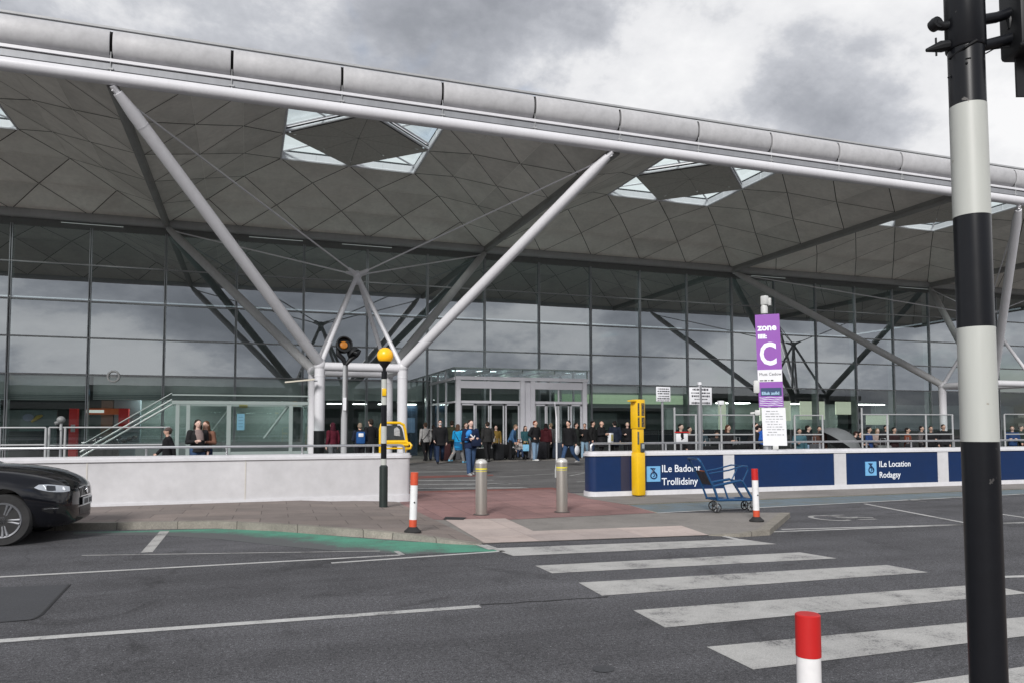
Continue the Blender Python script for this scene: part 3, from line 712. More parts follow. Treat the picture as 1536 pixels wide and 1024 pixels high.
for x in (LX0, LX1): mb.face([(x, LY, .05), (x, 18, .05), (x, 18, 4.8), (x, LY, 4.8)])
mb.build('lobby_glass', GLASSC, lob, 0)
mb = MB()
for x in (LX0, LX1): mb.box((x, LY, 4.6), (.06, .06, .44))
for x in (16.5, 18.4, 20.3): mb.span((x-.03, LY, 4.62), (x+.03, 18, 4.8))
mb.span((LX0-.1, LY-.17, 4.81), (LX1+.1, LY-.12, 4.87)); mb.span((LX0-.12, LY-.15, 4.81), (LX0-.07, 18, 4.87)); mb.build('roof_bar', GREENST, lob)
mb = MB(); mb.span((16.6, 15.4, 4.3), (20.0, 15.6, 4.34)); mb.build('strip_light', LITW, lob, 0)
mb = MB(); mb.span((LX0+.1, 19.5, 3.4), (LX1-.1, 20, 4.4)); mb.build('inner_bulkhead', INT_WALL, lob, 0)
# round white decal on the glass near the left end
c = PY(170, 564, 17.93); mb = MB(); pts = [c+V((cos(t*pi/16)*.27, 0, sin(t*pi/16)*.27)) for t in range(32)]; mb.tube(pts, .05, 6, closed=True); mb.tube([c+V((-.15, 0, .03)), c+V((.15, 0, .03))], .025, 6); mb.tube([c+V((-.12, 0, -.05)), c+V((.12, 0, -.05))], .02, 6)
mb.build('round_decal', mat('decal_white', (.92, .92, .92), .5), T)
# thin dark canopy light by the left column
# ------------------------------------------------------------------ dark building across the road, seen only as a reflection
bb = thing('car_park_building', 'long low dark car park across the road, mirrored in the lower glass', 'building', (20, -95, 0))
mb = MB()
for i in range(3): mb.span((-90, -110, 2.6+i*2.9), (150, -88, 3.7+i*2.9))
mb.build('deck', mat('car_park_concrete', (.34, .34, .33), .8), bb, 0)
mb = MB(); mb.span((-90, -108, 0), (150, -90, 8.4)); mb.build('wall', mat('car_park_dark', (.13, .14, .145), .8), bb, 0)
# ------------------------------------------------------------------ barrier walls
def rpoly(x0, x1, y0, y1, r, ends, n=6):
    pts = []
    for cx, cy, a0, rd in ((x1, y0, -pi/2, ends[1]), (x1, y1, 0, ends[1]), (x0, y1, pi/2, ends[0]), (x0, y0, pi, ends[0])):
        if not rd: pts.append((cx, cy)); continue
        sx = -r if cx == x1 else r; sy = r if cy == y0 else -r
        for i in range(n+1): t = a0+i*pi/2/n; pts.append((cx+sx+r*cos(t), cy+sy+r*sin(t)))
    return pts
def extr(mb, pts, z0, z1): mb.prism([V((x, y, z0)) for x, y in pts], (0, 0, z1-z0)); return mb
# left, white
yb = -9.62; xe = 7.71
LW = thing('barrier_wall', 'low white rendered wall with a rounded end and a metal handrail, beside the parked black car', 'wall', (0, yb, 0))
extr(MB(), rpoly(-40, xe, yb, yb+.42, .09, (0, 1)), .0, .97).build('wall', WALLW, LW)
mb = extr(MB(), rpoly(-40, xe+.035, yb-.035, yb+.455, .11, (0, 1)), .972, 1.03); extr(mb, rpoly(-40, xe+.01, yb-.01, yb+.43, .10, (0, 1)), 1.03, 1.075); mb.build('coping', COPING, LW, 40)
extr(MB(), rpoly(-40, xe+.02, yb-.03, yb+.45, .10, (0, 1)), 0, .16).build('plinth', COPING, LW)
mb = MB()
for u in (130, 368): x = PY(u, 720, yb).x; mb.span((x-.012, yb-.008, .16), (x+.012, yb+.02, .972))
for x in (-3.4, -8, -13, -18, -23): mb.span((x-.012, yb-.008, .16), (x+.012, yb+.02, .972))
mb.build('joint_strip', mat('joint_strip_cream', (.56, .54, .50), .6), LW)
ry = yb+.2
mb = MB(); mb.tube([(-40, ry, 1.25), (xe-.22, ry, 1.25), (xe-.15, ry, 1.24), (xe-.11, ry, 1.2), (xe-.1, ry, 1.07)], .028, 10); mb.build('handrail', ALU, LW)
post0 = None
for i in range(14):
    x = PY(560, 676, ry).x-1.52*i
    if post0 is None: mb = MB(); mb.cyl((0, 0, 1.07), (0, 0, 1.24), .022, n=8); mb.lathe((0, 0, 1.07), [(.05, 0), (.05, .012), (.02, .02)], 10); post0 = q = mb.build('rail_post', ALU, LW, world=False)
    else: q = post0.copy(); COL.objects.link(q); q.parent = LW
    q.location = V((x, ry, 0))-LW.location
# right, navy panels between white piers
RW = thing('barrier_wall', 'low wall of navy panels between white piers with two signs, behind the blue baggage trolley', 'wall', (12, -10, 0))
ry0 = -10.05; xs = 11.92; xr = 60
A = atan2(-10.43+10.0, 24.58-11.88)
def rw(x, dy=0, z=0): return V((x, ry0+(x-xs)*math.tan(A)+dy, z))
def rbox(mb, xa, xb, d0, d1, za, zb):
    mb.prism([rw(xa, d0, za), rw(xb, d0, za), rw(xb, d1, za), rw(xa, d1, za)], (0, 0, zb-za)); return mb
sk = Matrix.Translation((xs, ry0, 0)) @ Matrix.Rotation(A, 4, 'Z')
def rpr(pts, za, zb):
    mb = MB(); mb.prism([sk @ V((x, y, za)) for x, y in pts], (0, 0, zb-za)); return mb
L = (xr-xs)/cos(A)
rpr(rpoly(0, L, .0, .5, .16, (1, 0)), .1, .96).build('wall', NAVY, RW)
mb = rpr(rpoly(-.035, L, -.035, .535, .18, (1, 0)), .962, 1.02); rw2 = rpoly(-.01, L, -.01, .51, .17, (1, 0)); mb.prism([sk @ V((x, y, 1.02)) for x, y in rw2], (0, 0, .045)); mb.build('coping', COPING, RW, 40)
rpr(rpoly(-.03, L, -.03, .53, .18, (1, 0)), 0, .125).build('plinth', COPING, RW)
for xa, xb in ((15.49, 15.80), (18.82, 19.20), (22.27, 22.64), (25.7, 26.07), (29.2, 29.55), (32.7, 33.05), (36.2, 36.55)):
    rbox(MB(), xa, xb, -.012, .1, .125, .962).build('pier', WALLW, RW)
a = PY(938, 700, rw(12.9).y).x; rbox(MB(), a-.12, a+.12, -.006, .1, .125, .962).build('panel_patch', mat('sun_bleached_panel', (.028, .030, .062), .5), RW)
mb = MB(); pts = [rw(xs+.12, .25, 1.06), rw(xs+.12, .25, 1.2), rw(xs+.16, .25, 1.245), rw(xs+.22, .25, 1.255), rw(xr, .25, 1.255)]; mb.tube(pts, .026, 10); mb.build('handrail', ALU, RW)
post0 = None
for i in range(22):
    x = xs+.6+1.52*i
    if post0 is None: mb = MB(); mb.cyl((0, 0, 1.06), (0, 0, 1.25), .022, n=8); post0 = q = mb.build('rail_post', ALU, RW, world=False)
    else: q = post0.copy(); COL.objects.link(q); q.parent = RW
    q.location = rw(x, .25)-RW.location
def wall_sign(u, v, ut, lines, sz):
    yv = rw(14).y
    p = PL(u, v); q = PL(ut, v)
    s = MB(); h = .185
    s.prism([p+V((-h, -.014, -h)), p+V((h, -.014, -h)), p+V((h, -.014, h)), p+V((-h, -.014, h))], (0, .016, 0)); b = s.build('sign_plate', LBLUE, RW, 0)
    m = MB(); c = p+V((0, -.024, -.035))
    m.tube([c+V((cos(t)*.085, 0, sin(t)*.075)) for t in [i*pi/8 for i in range(16)]], .014, 6, closed=True)
    m.tube([c+V((-.07, 0, .17)), c+V((.03, 0, .08)), c+V((.07, 0, .0))], .013, 6); m.tube([c+V((.04, 0, .17)), c+V((-.04, 0, .1)), c+V((-.075, 0, .02))], .012, 6); m.tube([c+V((-.09, 0, .175)), c+V((.04, 0, .165))], .011, 6); m.tube([c+V((0, 0, .05)), c+V((.02, 0, -.01)), c+V((-.02, 0, -.03))], .009, 6)
    m.build('pictogram', NAVY, b)
    for i, t in enumerate(lines):
        o = q+V((0, -.012, .045-i*sz*1.28)); lettering('lettering', t, sz, LETTER, RW, frame(o, (cos(A), sin(A), 0), (0, 0, 1)), bold=.002, sx=.95)
def PL(u, v):                                  # hit the front face of the navy wall
    d = ray(u, v); n = V((sin(A), -cos(A), 0)); t = (n.dot(rw(xs)-CAM))/n.dot(d); return CAM+d*t
wall_sign(980, 710, 992, ('ILe Badoint', 'Trollidsiny'), .245)
wall_sign(1306, 702, 1318, ('ILe Location', 'Rodagsy'), .225)

# ------------------------------------------------------------------ posts, bollards
def bands(prof_r, z0, z1, r=None): return prof_r
def marker_post(label, loc, h, r, top, tilt=0, lowmat=None, base=True):
    t = thing('marker_post', label, 'post', loc, 0, 'red and white marker posts'); t.rotation_euler = (0, tilt, 0)
    mb = MB(); mb.lathe((0, 0, 0), [(r, .2*h if lowmat else .0), (r, h*.80)], 20); mb.build('post', POSTW, t, world=False)
    mb = MB(); mb.lathe((0, 0, 0), [(r+.002, h*.785), (r+.002, h-.004), (r-.003, h)], 20); mb.build('red_cap', top, t, world=False)
    if lowmat: mb = MB(); mb.lathe((0, 0, 0), [(r*1.02, .02), (r+.002, .21*h)], 20); mb.build('lower_band', lowmat, t, world=False)
    if base: mb = MB(); mb.lathe((0, 0, 0), [(r*2.3, 0), (r*2.3, .02), (r*1.7, .045), (r*1.15, .08)], 20); mb.build('rubber_base', RUBBER, t, world=False)
    mb = MB(); mb.lathe((0, -r-.004, h*.5), [(.012, 0), (.012, .006)], 8, ax=(0, -1, 0)); mb.build('rivet', BLACKM, t, world=False)
    return t
marker_post('red topped white marker post on the kerb near the end of the white wall', G(619, 797, .09)-V((0, 0, .004)), .88, .055, ORANGE, radians(1.5), ORANGE)
marker_post('red topped white marker post standing beside the blue baggage trolley', G(1135, 781, .012), .90, .054, RED, radians(-1.5), ORANGE)
q = DP(1213, 990, 3.0); marker_post('bright red topped white marker post in the foreground, cut off by the lower edge', (q.x, q.y, .10), .765, .0465, RED, 0, None, False)
def bollard(label, loc):
    t = thing('bollard', label, 'bollard', loc, 0, 'steel bollards across the footway')
    mb = MB(); mb.lathe((0, 0, 0), [(.108, 0), (.108, .93), (.106, .95)], 28); mb.build('shaft', STEEL, t, world=False)
    mb = MB(); mb.lathe((0, 0, 0), [(.107, .945), (.112, .95), (.110, .975), (.094, 1.0), (.062, 1.022), (.02, 1.032)], 28); mb.build('domed_cap', mat('pale_cap', (.62, .61, .58), .4, .3), t, world=False)
    mb = MB(); mb.lathe((0, 0, 0), [(.1095, .835), (.1095, .862)], 28); mb.lathe((0, 0, 0), [(.1092, .80), (.1092, .81)], 28); mb.build('reflective_band', mat('yellow_tape', (.75, .66, .05), .5), t, world=False)
    mb = MB(); mb.lathe((0, 0, 0), [(.15, 0), (.15, .008), (.11, .012)], 24); mb.build('ground_collar', mat('stained_collar', (.10, .085, .08), .8), t, world=False)
    return t
bollard('brushed steel bollard with a yellow band, nearer to the orange footed marker post', G(722, 771, .016))
bollard('brushed steel bollard with a yellow band, nearer to the navy wall', G(843, 767, .016))
# ------------------------------------------------------------------ big banded pole in the foreground
q = DP(1483, 1024, 2.05); pb = V((q.x, q.y, .10))
t = thing('banded_pole', 'black and white banded steel pole with clamps, closest to the camera', 'pole', pb)
zs_ = [.10] + [DP(1465, v, 2.05).z for v in (662, 488, 315, 140)] + [3.6]
R_ = .0465
for i in range(5):
    mb = MB(); k = 2 if i in (1, 3) else 0
    mb.lathe(pb-V((0, 0, pb.z)), [(R_+(.0006 if i % 2 else 0), zs_[i]), (R_+(.0006 if i % 2 else 0), zs_[i+1])], 48)
    mb.build('white_band' if i % 2 else 'black_band', PALEPOLE if i % 2 else BLACK, t, 40)
mb = MB(); mb.lathe((pb.x, pb.y, .1), [(.10, 0), (.10, .02), (.065, .05), (.06, .5), (.048, .56)], 32); mb.build('base_sleeve', BLACK, t)
z = DP(1448, 38, 2.05).z
mb = MB(); mb.lathe((pb.x, pb.y, z-.02), [(.049, 0), (.0515, .004), (.0515, .3), (.049, .31)], 40); mb.build('clamp_sleeve', BLACK, t)
z2 = DP(1448, 8, 2.05).z
def rl(a, up, out=0): return pb + RT*a + V((0, 0, up-pb.z)) - FW*out
mb = MB(); mb.tube([rl(-.04, z2), rl(-.062, z2-.004), rl(-.085, z2+.002)], [.014, .012, .015], 12); mb.lathe(rl(-.084, z2+.002), [(.017, -.012), (.019, 0), (.017, .012)], 14, ax=RT*.3-FW+UP*.2); mb.tube([rl(-.04, z-.004), rl(-.07, z-.009), rl(-.112, z-.02)], [.014, .016, .005], 10); mb.cyl(rl(-.084, z+.016), rl(-.084, z-.036), .0028, n=6); mb.build('clamp_bracket', BLACKM, t)
mb = MB(); c = rl(.0, z2+.012, .0485); mb.box(c, (.012, .003, .045), rz=-YAW); mb.build('id_label', PAPER, t)
mb = MB(); mb.tube([rl(-.050, z-.045), rl(-.028, z-.03, .043), rl(0, z-.014, .052)], .0035, 6); mb.tube([rl(-.026, z-.062, .040), rl(-.014, z-.062, .045)], .002, 5); mb.ball(rl(-.024, z-.075, .041), .0035, 8); mb.tube([rl(-.047, z-.094), rl(-.053, z-.1)], .003, 5)
mb.build('cable_tie', BLACKM, t)
# signal head held on two arms
s = thing('signal_head', 'black signal head seen from behind on two arms, at the upper right corner', 'traffic signal', DP(1560, 60, 2.0))
mb = MB(); mb.tube([rl(.03, z2+.012), rl(.09, z2+.022), rl(.17, z2+.05)], .015, 12); mb.tube([rl(.03, z-.012), rl(.10, z+.006), rl(.15, z+.02)], .016, 12); mb.build('arm', BLACK, s)
mb = MB(); c = rl(.203, z2+.012, .0); rm = Matrix.Rotation(-YAW, 3, 'Z'); mb.box(c, (.155, .10, .205), rot=rm, bev=.014); b = mb.build('housing', BLACKM, s)
mb = MB(); mb.box(rl(.223, z2+.009, .053), (.11, .006, .165), rot=rm, bev=.002); mb.build('rear_door', mat('signal_door', (.03, .033, .04), .35), s)
mb = MB(); mb.box(rl(.246, z2-.130, -.01), (.20, .008, .15), rot=rm); mb.build('backing_board', BLACKM, s)
mb = MB(); mb.ball(rl(.158, z2-.072, .05), (.030, .02, .016), 12); mb.ball(rl(.128, z2-.080, .05), (.009, .008, .008), 8); mb.tube([rl(.155, z2+.055), rl(.13, z2+.01), rl(.128, z2-.012)], [.012, .014, .006], 8); mb.build('hinge_lug', BLACKM, s)
mb = MB(); mb.tube([rl(.055, z-.03), rl(.08, z-.016), rl(.14, z-.008)], .002, 5); mb.build('cable', BLACKM, s)
mb = MB(); mb.tube([rl(.156, z2-.084, .06), rl(.160, z2-.099, .06)], .004, 6); mb.build('white_mark', PAPER, s)
# ------------------------------------------------------------------ belisha beacon by the white wall
b0 = G(575, 760, .05); D0 = (b0-CAM).dot(FW); k = D0/FPX
t = thing('belisha_beacon', 'slim black and white post topped by an amber globe before the white wall', 'beacon', b0)
zof = lambda v: CZ+(641-v)*k
mb = MB(); mb.lathe((b0.x, b0.y, 0), [(.085, .045), (.085, zof(697)), (.055, zof(694))], 16); mb.build('base_sleeve', mat('dark_green_sleeve', (.018, .03, .027), .5, 0, .4, 6), t)
bl = [(700, 685, 1), (685, 662, 0), (662, 636, 1), (636, 604, 0), (604, 592, 1), (592, 580, 1), (580, 565, 1), (565, 553, 0)]
for i, (va, vb, wht) in enumerate(bl):
    mb = MB(); mb.lathe((b0.x, b0.y, 0), [(.058, zof(va)), (.058, zof(vb)-.002)], 16); mb.build('white_band' if wht else 'black_band', PALEPOLE if wht else BLACK, t)
mb = MB(); mb.box((b0.x-.01, b0.y-.06, zof(585)), (.085, .05, .15), bev=.01); mb.build('button_box', YELLOW, t)
mb = MB(); mb.lathe((b0.x, b0.y, 0), [(.03, zof(556)), (.035, zof(549)), (.06, zof(546)), (.12, zof(540)), (.13, zof(538.5))], 16); mb.build('lamp_holder', BLACKM, t)
mb = MB(); mb.ball((b0.x+.015, b0.y, zof(529.5)), .163, 28); mb.build('globe', YGLOBE, t)
# ------------------------------------------------------------------ twin flood lamp post behind the white wall
q = PY(517, 545, -4.5); kk = (q-CAM).dot(FW)/FPX; zq = lambda v: CZ+(641-v)*kk
t = thing('lamp_post', 'grey post carrying two dark lamp heads, one glowing amber, behind the white wall', 'lamp post', (q.x, q.y, 0))
mb = MB(); mb.tube([(q.x, q.y, 0), (q.x, q.y, 1.9), (q.x, q.y, 2.2), (q.x, q.y, zq(545))], [.085, .085, .055, .05], 14); mb.build('post', GREYST, t)
mb = MB(); mb.cyl((q.x+.06, q.y, .9), (q.x+.06, q.y, zq(540)), .035, n=10); mb.build('cable_conduit', DKSTEEL, t)
P_ = lambda u, v, dy=0: V((q.x+(u-517)*kk*1.04, q.y+dy, zq(v)))
mb = MB(); mb.tube([P_(518, 545), P_(515, 536), P_(508, 529), P_(507, 520)], [.05, .07, .075, .06], 10); mb.tube([P_(518, 545), P_(526, 535), P_(534, 530), P_(537, 524)], [.05, .07, .06, .04], 10); mb.build('arm', BLACKM, t)
mb = MB(); a_ = V((.10, -.95, .25)); c = P_(515, 516)
mb.lathe(c-a_.normalized()*.02, [(.11, -.18), (.19, -.1), (.225, .0), (.235, .17), (.20, .175), (.19, .05), (.02, .04)], 20, ax=a_); hd = mb.build('lamp_head', BLACKM, t)
mb = MB(); mb.lathe(c, [(.115, .05), (.10, .075), (.05, .09), (.01, .095)], 18, ax=a_); mb.build('amber_lens', mat('amber_lens', (.42, .15, .015), .25), hd)
mb = MB(); mb.lathe(P_(529, 526), [(.05, -.15), (.17, -.06), (.2, .05), (.20, .08)], 18, ax=(.35, -.35, -.5)); mb.tube([P_(524, 524, -.1), P_(532, 528, -.16), P_(539, 523, -.05)], [.04, .07, .03], 8); mb.build('lamp_head', BLACKM, t)
mb = MB(); mb.box((q.x, q.y-.07, zq(603)), (.09, .04, .36)); mb.build('post_label', PAPER, t)
# ------------------------------------------------------------------ yellow framed stand behind the white wall
q = PY(592, 660, -8.1); ky = (q-CAM).dot(FW)/FPX; Y_ = lambda u, v, dy=0: V((q.x+(u-592)*ky*1.03, q.y+dy, CZ+(641-v)*ky))
t = thing('display_stand', 'yellow tubular framed stand holding a dark panel, behind the end of the white wall', 'stand', (q.x, q.y, 0))
mb = MB(); mb.tube([V((Y_(571, 0).x, q.y, .0)), Y_(571, 655), Y_(571, 640), Y_(573, 633), Y_(578, 631), Y_(599, 631), Y_(605, 634), Y_(607.5, 642), Y_(610, 660), Y_(608, 668), V((Y_(600, 0).x, q.y, 0))], .032, 10)
mb.tube([Y_(571, 660), Y_(611, 660)], .05, 8); mb.tube([Y_(573, 664, -.1), Y_(611, 664, -.1)], .035, 8); mb.tube([Y_(573, 669, -.2), Y_(610, 669, -.2)], .02, 8)
mb.tube([Y_(609, 661), Y_(613, 661.5, -.08), Y_(615.5, 665, -.12), Y_(614, 669, -.12), Y_(608, 671, -.05)], .03, 8); mb.build('frame', YELLOW, t)
mb = MB(); mb.prism([Y_(574, 658), Y_(607, 658), Y_(603, 640), Y_(600, 635), Y_(577, 635), Y_(574, 640)], (0, .03, 0)); pn = mb.build('panel', mat('dark_panel', (.05, .06, .065), .3, 0, .4, 5), t)
mb = MB(); mb.prism([Y_(591, 650, -.012), Y_(600, 651, -.012), Y_(599, 641, -.012), Y_(595, 637, -.012), Y_(591, 640, -.012)], (0, .01, 0)); mb.build('picture', mat('pale_picture', (.55, .57, .58), .5, 0, .6, 14), pn)
# ------------------------------------------------------------------ yellow ticket post
q = PY(962, 744, -10.42); q.z = .014; ky = (q-CAM).dot(FW)/FPX; hz = lambda v: CZ+(641-v)*ky
t = thing('ticket_post', 'tall yellow pillar with black lettered strips, standing in front of the navy wall', 'pay point', q)
a = radians(14)
ex_, ey_ = V((cos(a), sin(a), 0)), V((-sin(a), cos(a), 0)); bb0 = V((q.x, q.y+.13, 0)); rt = Matrix.Rotation(a, 3, 'Z')
mb = MB(); mb.box(bb0+V((0, 0, hz(741)/2+hz(676)/2)), (.245, .24, hz(676)-hz(741)), rot=rt, bev=.03); mb.box(bb0+V((0, .01, (hz(676)+hz(640))/2)), (.215, .2, hz(640)-hz(676)+.02), rot=rt, bev=.02); mb.build('pillar', YELLOW, t)
mb = MB(); mb.box(bb0+V((0, 0, (hz(640)+hz(597))/2)), (.25, .24, hz(597)-hz(641)), rot=rt, bev=.012); mb.box(bb0-ex_*.1+V((0, 0, hz(598.5))), (.26, .2, .03), rot=rt); mb.build('head', YELLOW, t)
mb = MB()
for off, wd in ((-.085, .05), (.055, .09)):
    for va, vb in ((602, 621), (623.5, 638)): mb.box(bb0+ex_*off-ey_*.123+V((0, 0, (hz(va)+hz(vb))/2)), (wd, .006, hz(va)-hz(vb)), rot=rt)
st = mb.build('lettered_strip', INK, t)
mb = MB(); rnd = random.Random(3)
for off, wd in ((-.085, .032), (.055, .062)):
    z = hz(637)
    while z < hz(603):
        h = rnd.uniform(.022, .05)
        if not hz(623.5)-.02 < z < hz(621)+.01:
            for j in range(rnd.choice((1, 2))): mb.box(bb0+ex_*(off+rnd.uniform(-.2, .2)*wd)-ey_*.128+V((0, 0, z)), (wd*rnd.uniform(.2, .6), .003, .006), rot=rt)
        z += h
mb.build('strip_lettering', YELLOW, st)
mb = MB(); mb.box(bb0-ex_*.08-ey_*.101+V((0, 0, (hz(645)+hz(664))/2)), (.05, .008, hz(645)-hz(664)), rot=rt); mb.build('side_label', mat('grey_label', (.16, .17, .15), .5, 0, .6, 20), t)
mb = MB(); mb.box(bb0+ex_*.035-ey_*.115+V((0, 0, (hz(662)+hz(676))/2)), (.115, .04, hz(662)-hz(676)), rot=rt, bev=.012); c_ = mb.build('card_reader', mat('dark_reader', (.06, .07, .08), .4), t)
mb = MB(); mb.box(bb0+ex_*.035-ey_*.137+V((0, 0, hz(667))), (.075, .006, .10), rot=rt); mb.build('screen', mat('pale_screen', (.45, .50, .52), .25, 0, .4, 20), c_)
# ------------------------------------------------------------------ zone sign
q = PL(1160, 668)+V((0, .25, 0)); kz = (q-CAM).dot(FW)/FPX; Zz = lambda v: CZ+(641-v)*kz
t = thing('zone_sign', 'tall purple banner lettered zone C on a pole, above the navy wall', 'sign', (q.x, q.y, 1.0))
mb = MB(); mb.cyl((q.x, q.y, 1.06), (q.x, q.y, Zz(452)), .05, n=14); mb.lathe((q.x, q.y, 1.06), [(.1, 0), (.1, .1), (.05, .12)], 12); mb.build('pole', ALU, t)
mb = MB(); mb.box((q.x, q.y-.02, Zz(448)), (.14, .16, .24), rz=.3, bev=.02); mb.box((q.x+.1, q.y, Zz(450)), (.07, .2, .2), rz=.3, bev=.01); mb.lathe((q.x, q.y, Zz(468)), [(.09, 0), (.09, .16), (.06, .24)], 14); mb.build('sensor_box', mat('pale_grey_box', (.58, .59, .58), .5), t)
yaw_ = radians(-40)
nx = V((cos(yaw_), sin(yaw_), 0)); tz = V((-.025*cos(yaw_), -.025*sin(yaw_), 1)).normalized(); nn = nx.cross(tz)
W2 = .30; c0 = V((q.x, q.y, 0)) + nn*.085 + nx*.10 - V((0, 0, 0))
def on(x, z, o=0): return c0 + nx*(x*1.0 - .0) + V((0, 0, z)) + nx*(-.025*(z-Zz(540))) + nn*o
def panel(name, m, va, vb, o, th, wl=W2, sh=0, par=None, smooth=0):
    za, zb = Zz(va), Zz(vb); mb = MB(); mb.prism([on(-wl+sh, zb, o), on(wl+sh, zb, o), on(wl+sh, za, o), on(-wl+sh, za, o)], nn*th); return mb.build(name, m, par or t, smooth)
bn = panel('banner', PURPLE, 470, 609, 0, .02)
ZM = lambda x, v, o=.022: frame(on(x, Zz(v), o), nx, V((nx.x*-.025, nx.y*-.025, 1)))
lettering('lettering', 'zone', .235, LETTER, bn, ZM(-.245, 494), bold=.009)
lettering('lettering', 'IIIII:', .15, LETTER, bn, ZM(-.25, 506), bold=.008)
lettering('lettering', 'C', .80, LETTER, bn, ZM(-.235, 545), bold=.02, sx=.76)
panel('white_strip', PAPER, 553, 571, .021, .004, W2-.002, par=bn)
lettering('lettering', 'Mutt Cedow', .105, INK, bn, ZM(-.26, 561.5, .028))
mb = MB()
def bars(mb, v0, v1, n, xl, xr, o, hh, seed):
    r = random.Random(seed)
    for i in range(n):
        v = v0+(v1-v0)*i/max(1, n-1); x = xl+r.uniform(0, .05); end = xr-r.uniform(0, .22)
        while x < end:
            l = r.uniform(.03, .11); z = Zz(v); h_ = hh*r.uniform(.6, 1.1)
            mb.prism([on(x, z-h_, o), on(min(end, x+l), z-h_, o), on(min(end, x+l), z+h_, o), on(x, z+h_, o)], nn*.003); x += l+r.uniform(.012, .03)
bars(mb, 569, 569, 1, -.26, .28, .026, .018, 1); mb.build('small_print', INK, bn, 0)
panel('navy_strip', mat('navy_strip', (.02, .05, .13), .5), 580, 592,   .021, .004, .255, .012, par=bn)
lettering('lettering', 'Elluk zolld', .105, mat('pale_blue_lettering', (.35, .55, .72), .5), bn, ZM(-.22, 590, .028), bold=.004)
mb = MB()
for i in range(5):
    v = 594.5+i*2.9; pts = [on(-.28+.07*j, Zz(v+sin(j*1.3+i)*.7), .023) for j in range(9)]; mb.tube(pts, .008, 5)
mb.build('wave_lines', LETTER, bn)
nb_ = panel('notice', PAPER, 610, 666, .03, .02, .29, .05)
mb = MB(); 
_on = on
def on(x, z, o): return _on(x+.06, z, o)
bars(mb, 615, 650, 10, -.22, .25, .051, .011, 5); on = _on; mb.build('small_print', mat('grey_ink', (.3, .31, .33), .6), nb_, 0)
mb = MB(); c = on(-.34, Zz(578), -.05); mb.box(c, (.16, .2, .34), rz=yaw_, bev=.04); mb.build('speaker_box', mat('pale_grey_box', (.5, .5, .5), .5), t)
mb = MB(); mb.box(on(-.34, Zz(617), .0), (.14, .12, .14), rz=yaw_, bev=.02); mb.cyl(on(-.36, Zz(617), 0), on(-.52, Zz(618), 0), .03, n=8); mb.build('camera_box', mat('pale_grey_box', (.5, .5, .5), .5), t)
mb = MB(); mb.box(on(.06, Zz(669), .03), (.14, .1, .1), rz=yaw_, bev=.01); mb.build('bracket_box', mat('pale_grey_box', (.5, .5, .5), .5), t)
# ------------------------------------------------------------------ two notices on posts, rail notice
def notice(label, u, v0, v1, wpx, y, lines, postr, top=None, rz=0):
    q = PY(u, v1, y); k = (q-CAM).dot(FW)/FPX; z1, z0 = CZ+(641-v0)*k, CZ+(641-v1)*k; w = wpx*k/2
    t = thing('notice_board', label, 'notice', (q.x, q.y, 0), rz)
    mb = MB(); mb.cyl((0, .05, 0), (0, .05, z1-.02 if not top else CZ+(641-top)*k), postr, n=12); mb.build('post', ALU, t, world=False)
    if top: mb = MB(); mb.box((0, .05, CZ+(641-top)*k), (.09, .09, .16), bev=.01); mb.build('post_cap', PAPER, t, world=False)
    mb = MB(); mb.box((0, 0, (z0+z1)/2), (2*w, .02, z1-z0), bev=.004); b = mb.build('board', PAPER, t, world=False)
    r = random.Random(u); mb = MB(); H = z1-z0
    for z, hh, ww in lines:
        x = -w*ww
        while x < w*ww:
            l = r.uniform(.02, .06); mb.box((min(x+l/2, w*ww), -.012, z0+H*z), (l, .004, H*hh*r.uniform(.7, 1.1)), rot=Matrix.Rotation(0, 3, 'Y')); x += l+r.uniform(.008, .022)
    b2 = mb.build('small_print', INK, b, 0, world=False)
    return t
notice('small white notice of printed lines on a thin post, left of the larger white notice', 995, 578, 600, 26, -7.5, [(.86, .07, .8), (.70, .09, .85), (.54, .08, .8), (.36, .06, .7), (.2, .09, .85), (.06, .04, .85)], .035, rz=.12)
notice('larger white notice of printed lines on a thick post, behind the navy wall', 1051, 579, 605, 39, -7.0, [(.88, .13, .72), (.68, .09, .85), (.50, .12, .8), (.32, .07, .55), (.1, .12, .82)], .075, 575)
t = notice('white picture panel low on a short post just above the navy wall', 1023, 648, 661, 20, -8.2, [], .03)
mb = MB(); mb.ball((.0, -.014, 1.42), (.05, .01, .09), 10); mb.tube([(-.03, -.014, 1.3), (.05, -.014, 1.36)], .015, 6); mb.build('figure_mark', BLACKM, t, world=False)
mb = MB(); mb.box((0, -.005, 1.51), (.46, .03, .03)); mb.build('red_edge', RED, t, world=False)
# ------------------------------------------------------------------ thin white rod-topped post behind the bollard
q = PY(835, 690, -3.0); kq = (q-CAM).dot(FW)/FPX
t = thing('slim_post', 'very slim pale post with a rounded grey foot, behind the right bollard', 'post', (q.x, q.y, 0))
mb = MB(); mb.tube([(q.x, q.y, .3), (q.x, q.y, CZ+(641-625)*kq), (q.x-.02, q.y, CZ+(641-619)*kq), (q.x-.06, q.y, CZ+(641-600)*kq)], [.03, .03, .015, .01], 8); mb.build('rod', WHITE, t)
mb = MB(); mb.lathe((q.x+.1, q.y, 0), [(.16, 0), (.16, .25), (.13, .42), (.05, .5)], 16); mb.build('foot', mat('pale_grey_box', (.5, .5, .5), .5), t)
